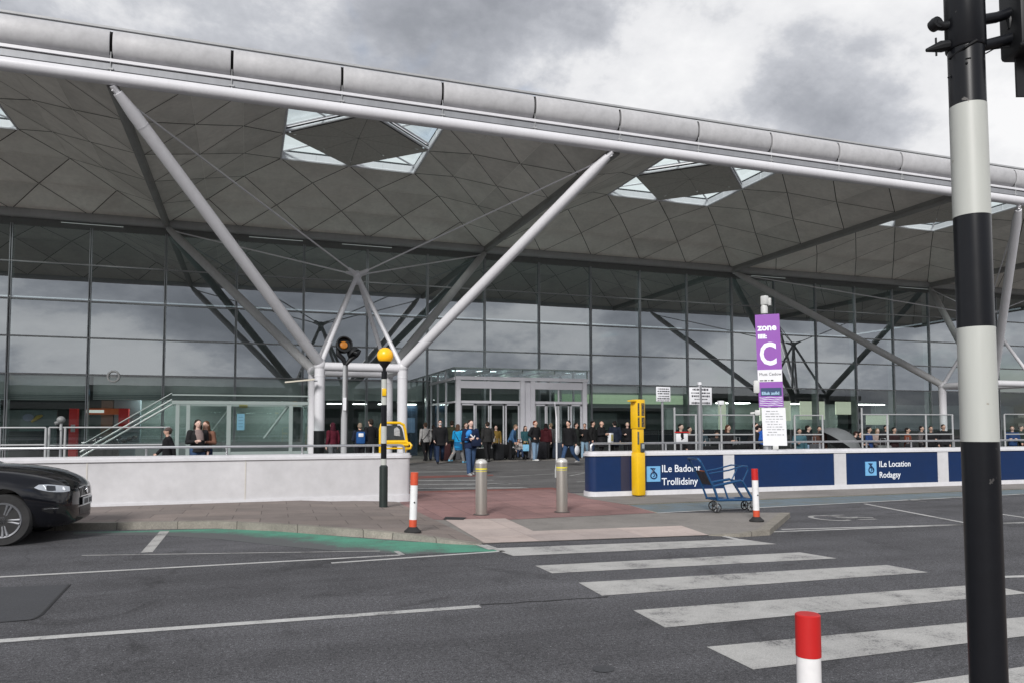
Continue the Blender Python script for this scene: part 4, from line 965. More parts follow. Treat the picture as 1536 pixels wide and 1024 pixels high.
# ------------------------------------------------------------------ railing frames on the forecourt behind the navy wall
def rail_frame(label, us, vt, vb, y, tall=(), mid=650):
    a = PY(us[0], vt, y); b = PY(us[-1], vt, y)
    t = thing('railing', label, 'railing', (a.x, y, 0), 0, 'grey railings on the forecourt')
    ks = lambda u: (PY(u, 641, y)-CAM).dot(FW)/FPX; z = CZ+(641-vt)*ks(us[0]); zm = CZ+(641-mid)*ks(us[0])
    mb = MB(); mb.cyl((a.x, y, z), (b.x, y, z), .023, n=8); mb.build('top_rail', GREYST, t)
    mb = MB(); mb.cyl((a.x, y, zm), (b.x, y, zm), .024, n=8); mb.build('mid_rail', GREYST, t)
    for u in us:
        x = PY(u, 641, y).x; h = z if u not in tall else z+.25
        mb = MB(); mb.cyl((x, y, 0), (x, y, h), .034, n=10); mb.build('rail_post', GREYST, t)
    mb = MB(); mb.face([(a.x, y+.01, zm), (b.x, y+.01, zm), (b.x, y+.01, z), (a.x, y+.01, z)]); mb.build('glass_infill', GLASSC, t, 0)
    return t
rail_frame('grey tubular railing with glass infill between the larger notice and the zone banner', (1012, 1044, 1082, 1131), 620, 664, -4.0, (1012,))
rail_frame('grey tubular railing with glass infill just right of the zone banner', (1192, 1234), 621, 664, -4.0)
rail_frame('grey tubular railing with glass infill right of the grey umbrella', (1293, 1331), 620, 664, -4.0, (1293,))
rail_frame('grey tubular railing with glass infill next to the banded pole', (1331.5, 1389, 1429), 620, 664, -3.2)
rail_frame('grey tubular railing with glass infill at the right edge, right of the banded pole', (1507, 1560, 1620), 620, 664, -3.4)
rail_frame('pale tubular railing with glass infill at the left edge behind the white wall', (-120, 0, 69), 637, 664, -1.0, (), 664)
rail_frame('pale tubular railing with glass infill left of the stair enclosure', (74, 92, 98, 255), 637, 664, -.6, (92,), 664)
q = PY(92, 632, -.6); t = thing('security_light', 'pale globe like lamp head on top of the railing post at the left', 'lamp', (q.x, q.y-.04, q.z)); mb = MB(); mb.ball((0, 0, .06), (.12, .12, .11), 12); mb.cyl((-.03, 0, 0), (-.15, -.05, -.05), .05, n=8); mb.build('head', mat('dull_grey_lamp', (.22, .23, .23), .5), t, world=False); mb = MB(); mb.cyl((0, .02, -.25), (0, .02, 0), .04, n=8); mb.build('bracket', GREYST, t, world=False)
q = PY(1081, 608, -4.0); t = thing('security_light', 'small white box lamp on top of a railing post left of the zone banner', 'lamp', q); mb = MB(); mb.box((0, 0, .1), (.19, .16, .15), bev=.02); mb.build('head', PAPER, t, world=False); mb = MB(); mb.cyl((0, 0, -.35), (0, 0, .05), .02, n=8); mb.build('bracket', GREYST, t, world=False)
# ------------------------------------------------------------------ glazed stair enclosure
ye = 4.0; E_ = lambda u, v, dy=0: PY(u, v, ye)+V((0, dy, 0))
t = thing('stair_enclosure', 'pale green glazed stair enclosure with a sloping side behind the white wall', 'stair enclosure', (E_(255, 640).x, ye, 0))
xr_ = E_(463, 602).x; xl_ = E_(258, 602).x; zt = E_(300, 603).z
for u, w_ in ((266, .13), (282, .13), (343, .15), (436, .13)):
    x = E_(u, 640).x; mb = MB(); mb.span((x-w_/2, ye-.06, 0), (x+w_/2, ye+.06, zt)); mb.build('post', GREENST, t)
mb = MB(); mb.span((xl_, ye-.08, zt-.06), (xr_, ye+.08, zt+.06)); mb.span((xl_, ye-.04, zt+.25), (xr_, ye+.04, zt+.3)); mb.span((xl_, ye+2.5, zt-.06), (xr_, ye+2.6, zt+.06)); mb.span((xr_-.08, ye, zt-.06), (xr_, ye+2.5, zt+.06)); mb.span((E_(300, 0).x, ye-.05, .62), (xr_, ye+.05, .78)); mb.build('top_beam', GREENST, t)
a, b = E_(258, 601), E_(120, 680)
mb = MB(); d = (b-a); b3 = a+d*1.0
for off in (0, .18, .42): mb.tube([a+V((0, 0, off-.12)), b3+V((0, 0, off-.12))], .034 if off < .3 else .018, 8)
mb.build('sloping_rail', GREENST, t)
mb = MB(); mb.face([a+V((0, 0, .3)), b3+V((0, 0, .3)), b3+V((0, 0, -.8)), V((a.x, ye, 0))]); mb.face([(xl_, ye, .0), (xr_, ye, 0), (xr_, ye, zt+.28), (xl_, ye, zt+.28)]); mb.face([(xr_-.04, ye, .0), (xr_-.04, ye+2.5, 0), (xr_-.04, ye+2.5, zt), (xr_-.04, ye, zt)]); mb.build('glass', GLASSC, t, 0)
mb = MB()
mb.tube([E_(343, 613, .1), E_(318, 645, .1)], .02, 6); mb.tube([E_(432, 609, .1), E_(396, 657, .1)], .05, 8); mb.build('brace', GREENST, t)
mb = MB(); mb.span((xl_-1.5, ye+2.55, 0), (xr_, ye+2.6, 1.1)); mb.build('rear_parapet', mat('stair_parapet', (.12, .14, .14), .5), t, 0)
q = E_(361, 632, .2); sg = thing('poster', 'light blue poster hung inside the glazed stair enclosure', 'poster', q); mb = MB(); mb.box((0, 0, 0), (.27, .02, .62)); mb.build('sheet', mat('pale_blue_poster', (.25, .48, .66), .5), sg, 0, world=False); mb = MB()
for i in range(4): mb.box((0, -.012, .18-.12*i), (.16, .004, .03))
mb.build('print', mat('poster_print', (.15, .3, .42), .5), sg, 0, world=False)
q = E_(365, 608, .3); sg = thing('hanging_sign', 'small yellow sign hung from the top beam of the stair enclosure', 'sign', q); mb = MB(); mb.box((0, 0, 0), (.3, .03, .13)); mb.build('plate', mat('dull_yellow_sign', (.55, .5, .22), .5), sg, 0, world=False); mb = MB(); mb.cyl((0, 0, .06), (0, 0, .2), .012, n=6); mb.build('hanger', GREYST, sg, world=False)
# slim pale light shelf beside the left column
q = PY(466, 571, 6.6); t = thing('canopy_light', 'flat pale light shelf fixed beside the black sleeved column', 'light', (q.x-.2, q.y, q.z)); mb = MB(); mb.box((-.25, 0, 0), (1.2, .25, .06), rot=Matrix.Rotation(-.12, 3, 'Y')); mb.build('shelf', mat('cream_shelf', (.66, .62, .52), .5), t, world=False); mb = MB(); mb.cyl((.35, 0, 0), (.48, .05, .02), .03, n=6); mb.build('bracket', GREYST, t, world=False)
# ------------------------------------------------------------------ things behind the glass on the left
def shop(name, label, cat, u0, v0, u1, v1, y, m, d=.5):
    a, b = PY(u0, v1, y), PY(u1, v0, y); t = thing(name, label, cat, ((a.x+b.x)/2, y, 0)); return t, a, b
t, a, b = shop('shop_shelf', 'red and orange topped shop shelf seen through the glass left of the stair enclosure', 'shelf', 128, 612, 193, 640, 21, RED)
mb = MB(); mb.span((a.x, 21, b.z-.34), (b.x-.5, 21.4, b.z)); mb.build('orange_header', mat('orange_header', (.42, .10, .03), .5, emit=.15), t, 0)
mb = MB(); mb.span((b.x-.5, 20.98, a.z-.1), (b.x, 21.4, b.z)); mb.build('red_end_panel', mat('shop_red', (.5, .02, .02), .5, emit=.1), t, 0)
mb = MB(); mb.span((a.x, 20.96, b.z-.25), (a.x+.9, 20.99, b.z-.09)); mb.build('white_label', mat('lit_white_label', (.7, .75, .7), .5, emit=.5), t, 0)
mb = MB(); mb.span((a.x, 21.05, 0), (b.x-.5, 21.5, .95))
for i in range(9): mb.ball((a.x+.3+i*.27, 21.2, .98+.1*(i % 3)), (.15, .12, .12), 8)
mb.build('goods', mat('brown_goods', (.12, .09, .07), .6, 0, .6, 4), t)
t, a, b = shop('drinks_fridge', 'tall red cabinet seen through the glass behind the left railing', 'cabinet', 103, 612, 116, 645, 20.5, RED)
mb = MB(); mb.span((a.x, 20.5, 0), (b.x, 21, b.z)); mb.build('cabinet', mat('shop_red', (.5, .02, .02), .5), t, 0); mb = MB(); mb.span((a.x+.1, 20.48, 1.5), (b.x-.08, 20.5, 1.9)); mb.build('label', PAPER, t, 0)
t, a, b = shop('display_board', 'grey blue display board with a yellow picture seen through the left glass', 'board', 30, 614, 86, 640, 20.2, RED)
mb = MB(); mb.span((a.x, 20.2, .6), (b.x, 20.3, b.z)); mb.build('board', mat('grey_blue_board', (.16, .22, .22), .5), t, 0)
c = PY(57, 625, 20.15); mb = MB(); mb.tube([c+V((-.3, 0, -.25)), c+V((0, 0, 0)), c+V((.2, 0, .1))], [.05, .12, .05], 8); mb.build('yellow_picture', mat('yellow_picture', (.6, .45, .1), .5), t); mb = MB(); mb.ball(c+V((-.45, 0, -.02)), (.28, .03, .2), 10); mb.build('pale_picture', mat('lilac_picture', (.3, .34, .45), .5), t)
t, a, b = shop('vending_unit', 'cream and orange unit seen through the glass under the round white decal', 'unit', 152, 600, 170, 613, 22, RED)
mb = MB(); mb.span((a.x, 22, 0), (b.x, 22.6, b.z)); mb.build('body', mat('peach_unit', (.38, .27, .2), .5), t, 0); mb = MB(); mb.span((b.x+.05, 22, 0), (b.x+1.4, 22.6, b.z+.5)); mb.build('pale_side', mat('pale_blue_unit', (.32, .38, .42), .5), t, 0)
t, a, b = shop('info_screen', 'small blue lit screen high behind the glass above the shop shelf', 'screen', 140, 584, 155, 592, 19.6, RED)
mb = MB(); mb.span((a.x, 19.6, a.z), (b.x, 19.66, b.z)); mb.build('screen', mat('blue_screen', (.2, .33, .5), .4, emit=.35), t, 0); mb = MB(); mb.span(((a.x+b.x)/2-.05, 19.62, b.z), ((a.x+b.x)/2+.05, 19.66, 4)); mb.build('hanger', DKSTEEL, t, 0)
t, a, b = shop('cash_machine', 'dark blue kiosk behind the glass left of the entrance lobby', 'kiosk', 604, 600, 636, 660, 19.5, RED)
mb = MB(); mb.span((a.x, 19.5, 0), (b.x-.4, 20.2, b.z-.3)); mb.build('body', mat('kiosk_navy', (.03, .06, .11), .4), t, 0); mb = MB(); mb.span((a.x+.2, 19.46, 1.4), (a.x+.75, 19.5, 2.3)); mb.build('screen', mat('kiosk_screen', (.12, .2, .32), .4, emit=.2), t, 0)
# ------------------------------------------------------------------ blue baggage trolley
q = G(1092, 766, .014); t = thing('baggage_trolley', 'empty blue baggage trolley with wire wheels standing on the island by the marker post', 'trolley', (q.x, q.y, .014), radians(-8))
def tr(x, y, z): return V((x, y, z))
mb = MB(); L0, L1 = -.44, .46
for s in (-1, 1):
    y = .24*s
    mb.tube([tr(-.34, y, .24), tr(.42, y*.8, .23)], .022, 8)                                    # base rail
    mb.tube([tr(-.32, y, .24), tr(-.42, y, .50), tr(-.58, y, .82), tr(-.66, y, .96)], .021, 8)  # upright
    mb.tube([tr(.42, y*.8, .23), tr(.20, y*.9, .58), tr(.14, y*.9, .60)], .024, 8)                # front leg
    mb.tube([tr(-.42, y, .50), tr(-.1, y*.95, .56), tr(.16, y*.9, .60)], .026, 8)                 # basket rail
    mb.tube([tr(-.20, y*.9, .53), tr(-.10, y*.9, .24)], .018, 8)
    mb.tube([tr(-.50, y, .74), tr(-.1, y, .80), tr(.20, y*.95, .875), tr(.30, y*.9, .87), tr(.315, y*.9, .80), tr(.20, y*.9, .58)], .015, 8)
for x, z in ((.42, .23), (-.05, .235), (-.32, .24), (.20, .58)): mb.tube([tr(x, -.22, z), tr(x, .22, z)], .02, 8)
mb.tube([tr(.30, -.21, .87), tr(.30, .21, .87)], .013, 8)
fr = mb.build('frame', TROLLEY, t, world=False)
mb = MB(); mb.tube([tr(-.66, -.24, .96), tr(-.70, -.22, 1.02), tr(-.70, .22, 1.02), tr(-.66, .24, .96)], .022, 8); mb.build('push_handle', TROLLEY, t, world=False)
mb = MB(); mb.prism([tr(-.43, -.21, .52), tr(-.43, .21, .52), tr(-.555, .21, .78), tr(-.555, -.21, .78)], (.015, 0, .005)); mb.build('back_panel', mat('dark_rust_panel', (.035, .025, .035), .5, 0, .4, 9), t, world=False)
mb = MB(); mb.tube([tr(-.55, -.2, .785), tr(-.55, .05, .785)], .012, 6); mb.build('orange_trim', mat('dull_orange', (.45, .14, .06), .6), t, world=False)
mb = MB(); mb.prism([tr(-.30, -.2, .265), tr(-.30, .2, .265), tr(.40, .17, .255), tr(.40, -.17, .255)], (0, 0, -.012)); mb.build('luggage_tray', TROLLEY, t, world=False)
wh0 = None
for x, y in ((-.34, -.22), (-.20, .22), (.40, -.17), (.44, .17)):
    if wh0 is None:
        mb = MB(); mb.tube([(cos(i*pi/10)*.082, 0, .092+sin(i*pi/10)*.082) for i in range(20)], .012, 8, closed=True); mb.lathe((0, -.012, .092), [(.03, -.01), (.03, .03)], 12, ax=(0, 1, 0))
        wh0 = w = mb.build('wheel', RUBBER, t, world=False)
        mb = MB()
        for i in range(6): mb.tube([(0, 0, .092), (cos(i*pi/3)*.075, 0, .092+sin(i*pi/3)*.075)], .008, 6)
        mb.tube([(.0, -.03, .092), (.0, -.03, .2), (0, .03, .2), (0, .03, .092)], .01, 6)
        mb.build('spokes', mat('wheel_grey', (.3, .31, .32), .4, .6), w, world=False)
    else: w = copy_tree(wh0, t)
    w.location = (x, y, 0); w.rotation_euler = (0, 0, random.uniform(-.5, .5))
# ------------------------------------------------------------------ parked black car
CARP = mat('black_car_paint', (.004, .0045, .007), .10, .0, .05, 2, spec=.5, coat=.25)
TRIM = mat('black_car_trim', (.012, .012, .013), .45)
WINDOW = mat('car_window', (.01, .012, .014), .05, 0, 0, spec=.8)
CHROME = mat('chrome', (.75, .76, .78), .12, 1)
car = thing('parked_car', 'glossy black saloon car parked at the kerb, only its front end in view', 'car', (0, 0, 0))
# local: x forward, y to the left, near side is y = -.9
ST = [  # x, sill z, belly half width, mid half width, shoulder z, hood half width, hood z, centre z
 (2.36, .34, .30, .34, .52, .28, .60, .62), (2.33, .24, .50, .56, .56, .50, .68, .715), (2.24, .20, .66, .74, .60, .62, .76, .80), (2.08, .19, .76, .85, .66, .70, .83, .88), (1.86, .19, .80, .905, .72, .74, .885, .945),
 (1.45, .19, .82, .925, .78, .76, .95, 1.00), (1.0, .19, .83, .93, .83, .775, .985, 1.035), (.75, .19, .83, .93, .86, .78, 1.0, 1.06), (0, .19, .83, .93, .88, .79, 1.01, 1.06), (-1.0, .19, .83, .93, .90, .79, 1.02, 1.06), (-1.8, .20, .82, .92, .92, .77, 1.03, 1.07), (-2.2, .24, .74, .85, .92, .68, 1.03, 1.06), (-2.42, .32, .6, .7, .86, .55, .98, 1.0), (-2.46, .4, .5, .6, .8, .5, .9, .92)]
mb = MB(); rings = []
for x, zs0, wb, wm, zsh, wh_, zh, zc in ST:
    half = [(0, zs0), (wb*.9, zs0), (wb, zs0+.03), (wm*.985, zs0+(zsh-zs0)*.45), (wm, zs0+(zsh-zs0)*.75), (wm*.975, zsh), (wh_*1.06, (zsh*.35+zh*.65)), (wh_, zh), (wh_*.6, zh+(zc-zh)*.62), (wh_*.3, zh+(zc-zh)*.9), (0, zc)]
    ring = [(x-.10*(abs(y)/.93)**3*(1 if x > 1.8 else 0), -y, z) for y, z in half] + [(x-.10*(abs(y)/.93)**3*(1 if x > 1.8 else 0), y, z) for y, z in half[-2:0:-1]]
    rings.append([mb.bm.verts.new(p) for p in ring])
for a, b in zip(rings, rings[1:]): mb.skin(a, b)
mb.bm.faces.new(rings[0]); mb.bm.faces.new(rings[-1][::-1])
hull = evaluated(mb.mesh(), [('SUBSURF', dict(levels=2, render_levels=2))])
WX = (1.36, -1.42); WR = .345
cut = MB()
for x in WX:
    for s in (-1, 1): cut.cyl((x, s*.62, WR), (x, s*1.2, WR), WR+.045, n=40)
cm = cut.mesh(); co = bpy.data.objects.new('cut', cm); COL.objects.link(co)
hull = evaluated(hull, [('BOOLEAN', dict(object=co, operation='DIFFERENCE', solver='EXACT'))]); bpy.data.objects.remove(co)
body = link('body', hull, CARP, car, 40)
bmh = bmesh.new(); bmh.from_mesh(hull); bvh = BVHTree.FromBMesh(bmh)
def patch(name, m, top, bot, dirv, par, off=.004, nv=5):      # fitted to the body, from curves given in local space
    mb = MB(); d = V(dirv).normalized(); rows = []
    for a, b in zip(top, bot):
        r = []
        for j in range(nv):
            p = V(a).lerp(V(b), j/(nv-1)); h = bvh.ray_cast(p - d*2, d, 4); r.append(mb.bm.verts.new((h[0]-d*off) if h[0] else p))
        rows.append(r)
    for a, b in zip(rows, rows[1:]):
        for j in range(nv-1): mb.bm.faces.new((a[j], b[j], b[j+1], a[j+1]))
    return mb.build(name, m, par, 180, world=False)
def mir(ps, s): return [(x, y*s, z) for x, y, z in ps]
for s in (-1, 1):
    top = mir([(1.90, 1, .742), (1.98, 1, .775), (2.06, .9, .775), (2.14, .8, .762), (2.22, .7, .745), (2.28, .6, .73)], s); bot = mir([(1.90, 1, .738), (1.97, 1, .712), (2.06, .9, .682), (2.14, .8, .668), (2.22, .7, .662), (2.28, .6, .668)], s)
    d = (-.55, -s*.83, 0)
    hl = patch('headlight', mat('headlight_lens', (.42, .45, .5), .06, .2, .0, coat=1), top, bot, d, car, .006)
    patch('inner_lens', mat('headlight_dark', (.04, .045, .055), .1, .3), mir([(2.035, .9, .755), (2.06, .9, .76), (2.10, .85, .755), (2.13, .8, .75)], s), mir([(2.035, .9, .70), (2.06, .9, .692), (2.10, .85, .69), (2.13, .8, .69)], s), d, hl, .010)
    patch('light_bar', mat('headlight_bar', (.85, .87, .9), .2, 0, emit=.25), mir([(1.985, .9, .768), (2.0, .9, .765), (2.02, .9, .74), (2.03, .9, .715)], s), mir([(1.975, .9, .760), (1.99, .9, .755), (2.008, .9, .735), (2.018, .9, .71)], s), d, hl, .012)
    patch('light_bar', mat('headlight_bar', (.85, .87, .9), .2, 0, emit=.25), mir([(2.20, .7, .735), (2.22, .7, .73), (2.25, .7, .70)], s), mir([(2.19, .7, .70), (2.21, .7, .695), (2.235, .7, .685)], s), d, hl, .012)
    patch('bumper_slot', TRIM, mir([(2.02, 1, .475), (2.1, .9, .485), (2.2, .8, .48), (2.26, .7, .47)], s), mir([(2.02, 1, .44), (2.1, .9, .395), (2.2, .8, .385), (2.26, .7, .39)], s), d, car, .004)
    patch('chrome_strip', CHROME, mir([(2.05, 1, .462), (2.1, .9, .466), (2.18, .8, .462)], s), mir([(2.05, 1, .455), (2.1, .9, .456), (2.18, .8, .452)], s), d, car, .008)
    patch('lower_lip', TRIM, mir([(1.85, 1, .235), (2.1, .9, .245), (2.25, .7, .26), (2.33, .5, .275)], s), mir([(1.85, 1, .20), (2.1, .9, .205), (2.25, .7, .215), (2.33, .5, .235)], s), d, car, .006)
gy = [-.30, -.2, -.1, 0, .1, .2, .30]
gr = patch('grille', TRIM, [(2.6, y, .70-abs(y)*.05) for y in gy], [(2.6, y*.9, .575) for y in gy], (-1, 0, 0), car, .006)
patch('grille_surround', CHROME, [(2.6, y, .712-abs(y)*.05) for y in gy], [(2.6, y, .70-abs(y)*.05) for y in gy], (-1, 0, 0), gr, .009, 2); patch('grille_surround', CHROME, [(2.6, y*.9, .578) for y in gy], [(2.6, y*.9, .568) for y in gy], (-1, 0, 0), gr, .009, 2)
for y in (-.2, -.1, .1, .2): patch('grille_bar', CHROME, [(2.6, y-.004, .69), (2.6, y+.004, .69)], [(2.6, y*.95-.004, .58), (2.6, y*.95+.004, .58)], (-1, 0, 0), gr, .011)
mb = MB(); mb.lathe((2.365, 0, .64), [(.05, 0), (.05, .012), (.03, .02)], 20, ax=(1, 0, .1)); mb.build('badge', CHROME, gr, world=False)
patch('intake', TRIM, [(2.6, y, .43) for y in gy], [(2.6, y, .33) for y in gy], (-1, 0, 0), car, .005)
mb = MB(); mb.box((2.385, 0, .50), (.015, .50, .11)); npl = mb.build('number_plate', mat('number_plate_white', (.7, .72, .74), .4), car, world=False)
mb = MB()
for i in range(7): mb.box((2.395, -.19+i*.06+(.03 if i > 3 else 0), .50), (.004, .035, .07))
mb.build('plate_characters', INK, npl, world=False)
# bonnet shut lines and crease
for s in (-1, 1):
    mb = MB(); pts = []
    for i in range(9):
        x = .78+1.35*i/8; y = .70-.10*(i/8)**2
        h = bvh.ray_cast(V((x, s*y, 2)), V((0, 0, -1)), 3); pts.append(h[0]+V((0, 0, .001)))
    mb.tube(pts, .0045, 5); mb.build('bonnet_gap', TRIM, car, world=False)
    mb = MB(); pts = []
    for i in range(9):
        x = .78+1.3*i/8; y = .42-.04*(i/8); h = bvh.ray_cast(V((x, s*y, 2)), V((0, 0, -1)), 3); pts.append(h[0]+V((0, 0, -.006)))
    mb.tube(pts, [.001]+[.012]*7+[.001], 8); mb.build('bonnet_crease', CARP, car, world=False)
# cabin
mb = MB(); CB = [(.95, .70, 1.0), (.15, .60, 1.40), (-.5, .60, 1.455), (-1.2, .58, 1.40), (-2.05, .62, 1.05)]
rings = [[mb.bm.verts.new(p) for p in ((x, -.78 if 0 < i < 4 else -w_, .98), (x, -w_, z), (x, 0, z+.02), (x, w_, z), (x, .78 if 0 < i < 4 else w_, .98))] for i, (x, w_, z) in enumerate(CB)]
for a, b in zip(rings, rings[1:]):
    for j in range(4): mb.bm.faces.new((a[j], b[j], b[j+1], a[j+1]))
me = evaluated(mb.mesh(), [('SUBSURF', dict(levels=2, render_levels=2))]); link('windows', me, WINDOW, car, 60)
mb = MB(); CB2 = [(.2, .58, 1.40), (-.5, .585, 1.462), (-1.25, .56, 1.40)]
rings = [[mb.bm.verts.new(p) for p in ((x, -w_, z-.02), (x, -w_*.9, z+.015), (x, 0, z+.035), (x, w_*.9, z+.015), (x, w_, z-.02))] for x, w_, z in CB2]
for a, b in zip(rings, rings[1:]):
    for j in range(4): mb.bm.faces.new((a[j], b[j], b[j+1], a[j+1]))
me = evaluated(mb.mesh(), [('SUBSURF', dict(levels=2, render_levels=2)), ('SOLIDIFY', dict(thickness=.03))]); link('roof', me, CARP, car, 60)
for s in (-1, 1):
    mb = MB(); mb.ball((.50, s*1.0, 1.04), (.07, .11, .075), 14); mb.tube([(.50, s*.86, .98), (.50, s*.95, 1.02)], .025, 8); mb.build('wing_mirror', CARP, car, world=False)
    mb = MB(); mb.span((-2.40, s*.55, .80), (-2.44, s*.72, .92), bev=.01); mb.build('tail_light', RED, car, world=False)
w0 = None
ALLOY = mat('alloy_wheel', (.17, .175, .19), .5, .4, .15, 8)
for x in WX:
    for s in (-1, 1):
        if w0 is None:
            mb = MB(); R2 = .225
            mb.lathe((0, 0, 0), [(R2-.01, -.105), (WR-.02, -.11), (WR, -.085), (WR, .085), (WR-.02, .11), (R2-.01, .105)], 44, ax=(0, 1, 0)); w0 = w = mb.build('wheel', RUBBER, car, world=False)
            mb = MB(); mb.lathe((0, 0, 0), [(R2+.012, -.108), (R2+.006, -.118), (R2-.015, -.112), (R2-.02, -.05), (R2-.02, .1)], 44, ax=(0, 1, 0)); bmesh.ops.delete(mb.bm, geom=[f for f in mb.bm.faces if len(f.verts) > 4], context='FACES_ONLY')
            mb.lathe((0, 0, 0), [(.07, -.06), (.065, -.098), (.05, -.105)], 20, ax=(0, 1, 0))
            for i in range(5):
                for o in (-.13, .13):
                    a1 = i*2*pi/5+o; a0 = i*2*pi/5+o*1.6
                    mb.tube([(cos(a0)*.06, -.085, sin(a0)*.06), (cos(a1)*.14, -.095, sin(a1)*.14), (cos(a1)*(R2-.01), -.105, sin(a1)*(R2-.01))], [.02, .017, .022], 8)
            mb.build('rim', ALLOY, w, world=False)
            mb = MB(); mb.lathe((0, 0, 0), [(.15, .01), (.15, -.02), (.05, -.03)], 24, ax=(0, 1, 0)); mb.build('brake_disc', mat('brake_steel', (.12, .12, .125), .4, .6), w, world=False)
            mb = MB(); mb.lathe((0, 0, 0), [(.205, .09), (.205, .05)], 24, ax=(0, 1, 0)); mb.build('wheel_backing', BLACKM, w, world=False)
        else: w = copy_tree(w0, car)
        w.location = (x, s*.80, WR); w.rotation_euler = (0, random.uniform(0, 6), pi if s > 0 else 0)
for ch in kids(car):                              # the nose is short and tall
    if ch.name.startswith('wheel'): continue
    for o in [ch]+kids(ch):
        if 'seen' in o.data: continue
        for v in o.data.vertices:
            if v.co.x > 1.36: v.co.x = 1.36+(v.co.x-1.36)*.82
            v.co.z *= 1.075
        o.data['seen'] = 1
for ch in kids(car):
    if ch.name.startswith('wheel'): ch.scale = (1.03,)*3; ch.location.z *= 1.03
    for o in [ch]+kids(ch):
        if 'seen' in o.data: del o.data['seen']
wc = G(2, 819)                                # near front wheel contact
ca = radians(-3.0)
off = V((WX[0]*cos(ca)+.90*sin(ca), WX[0]*sin(ca)-.90*cos(ca), 0))
car.location = V((wc.x, wc.y, .0))-off; car.rotation_euler = (0, 0, ca)

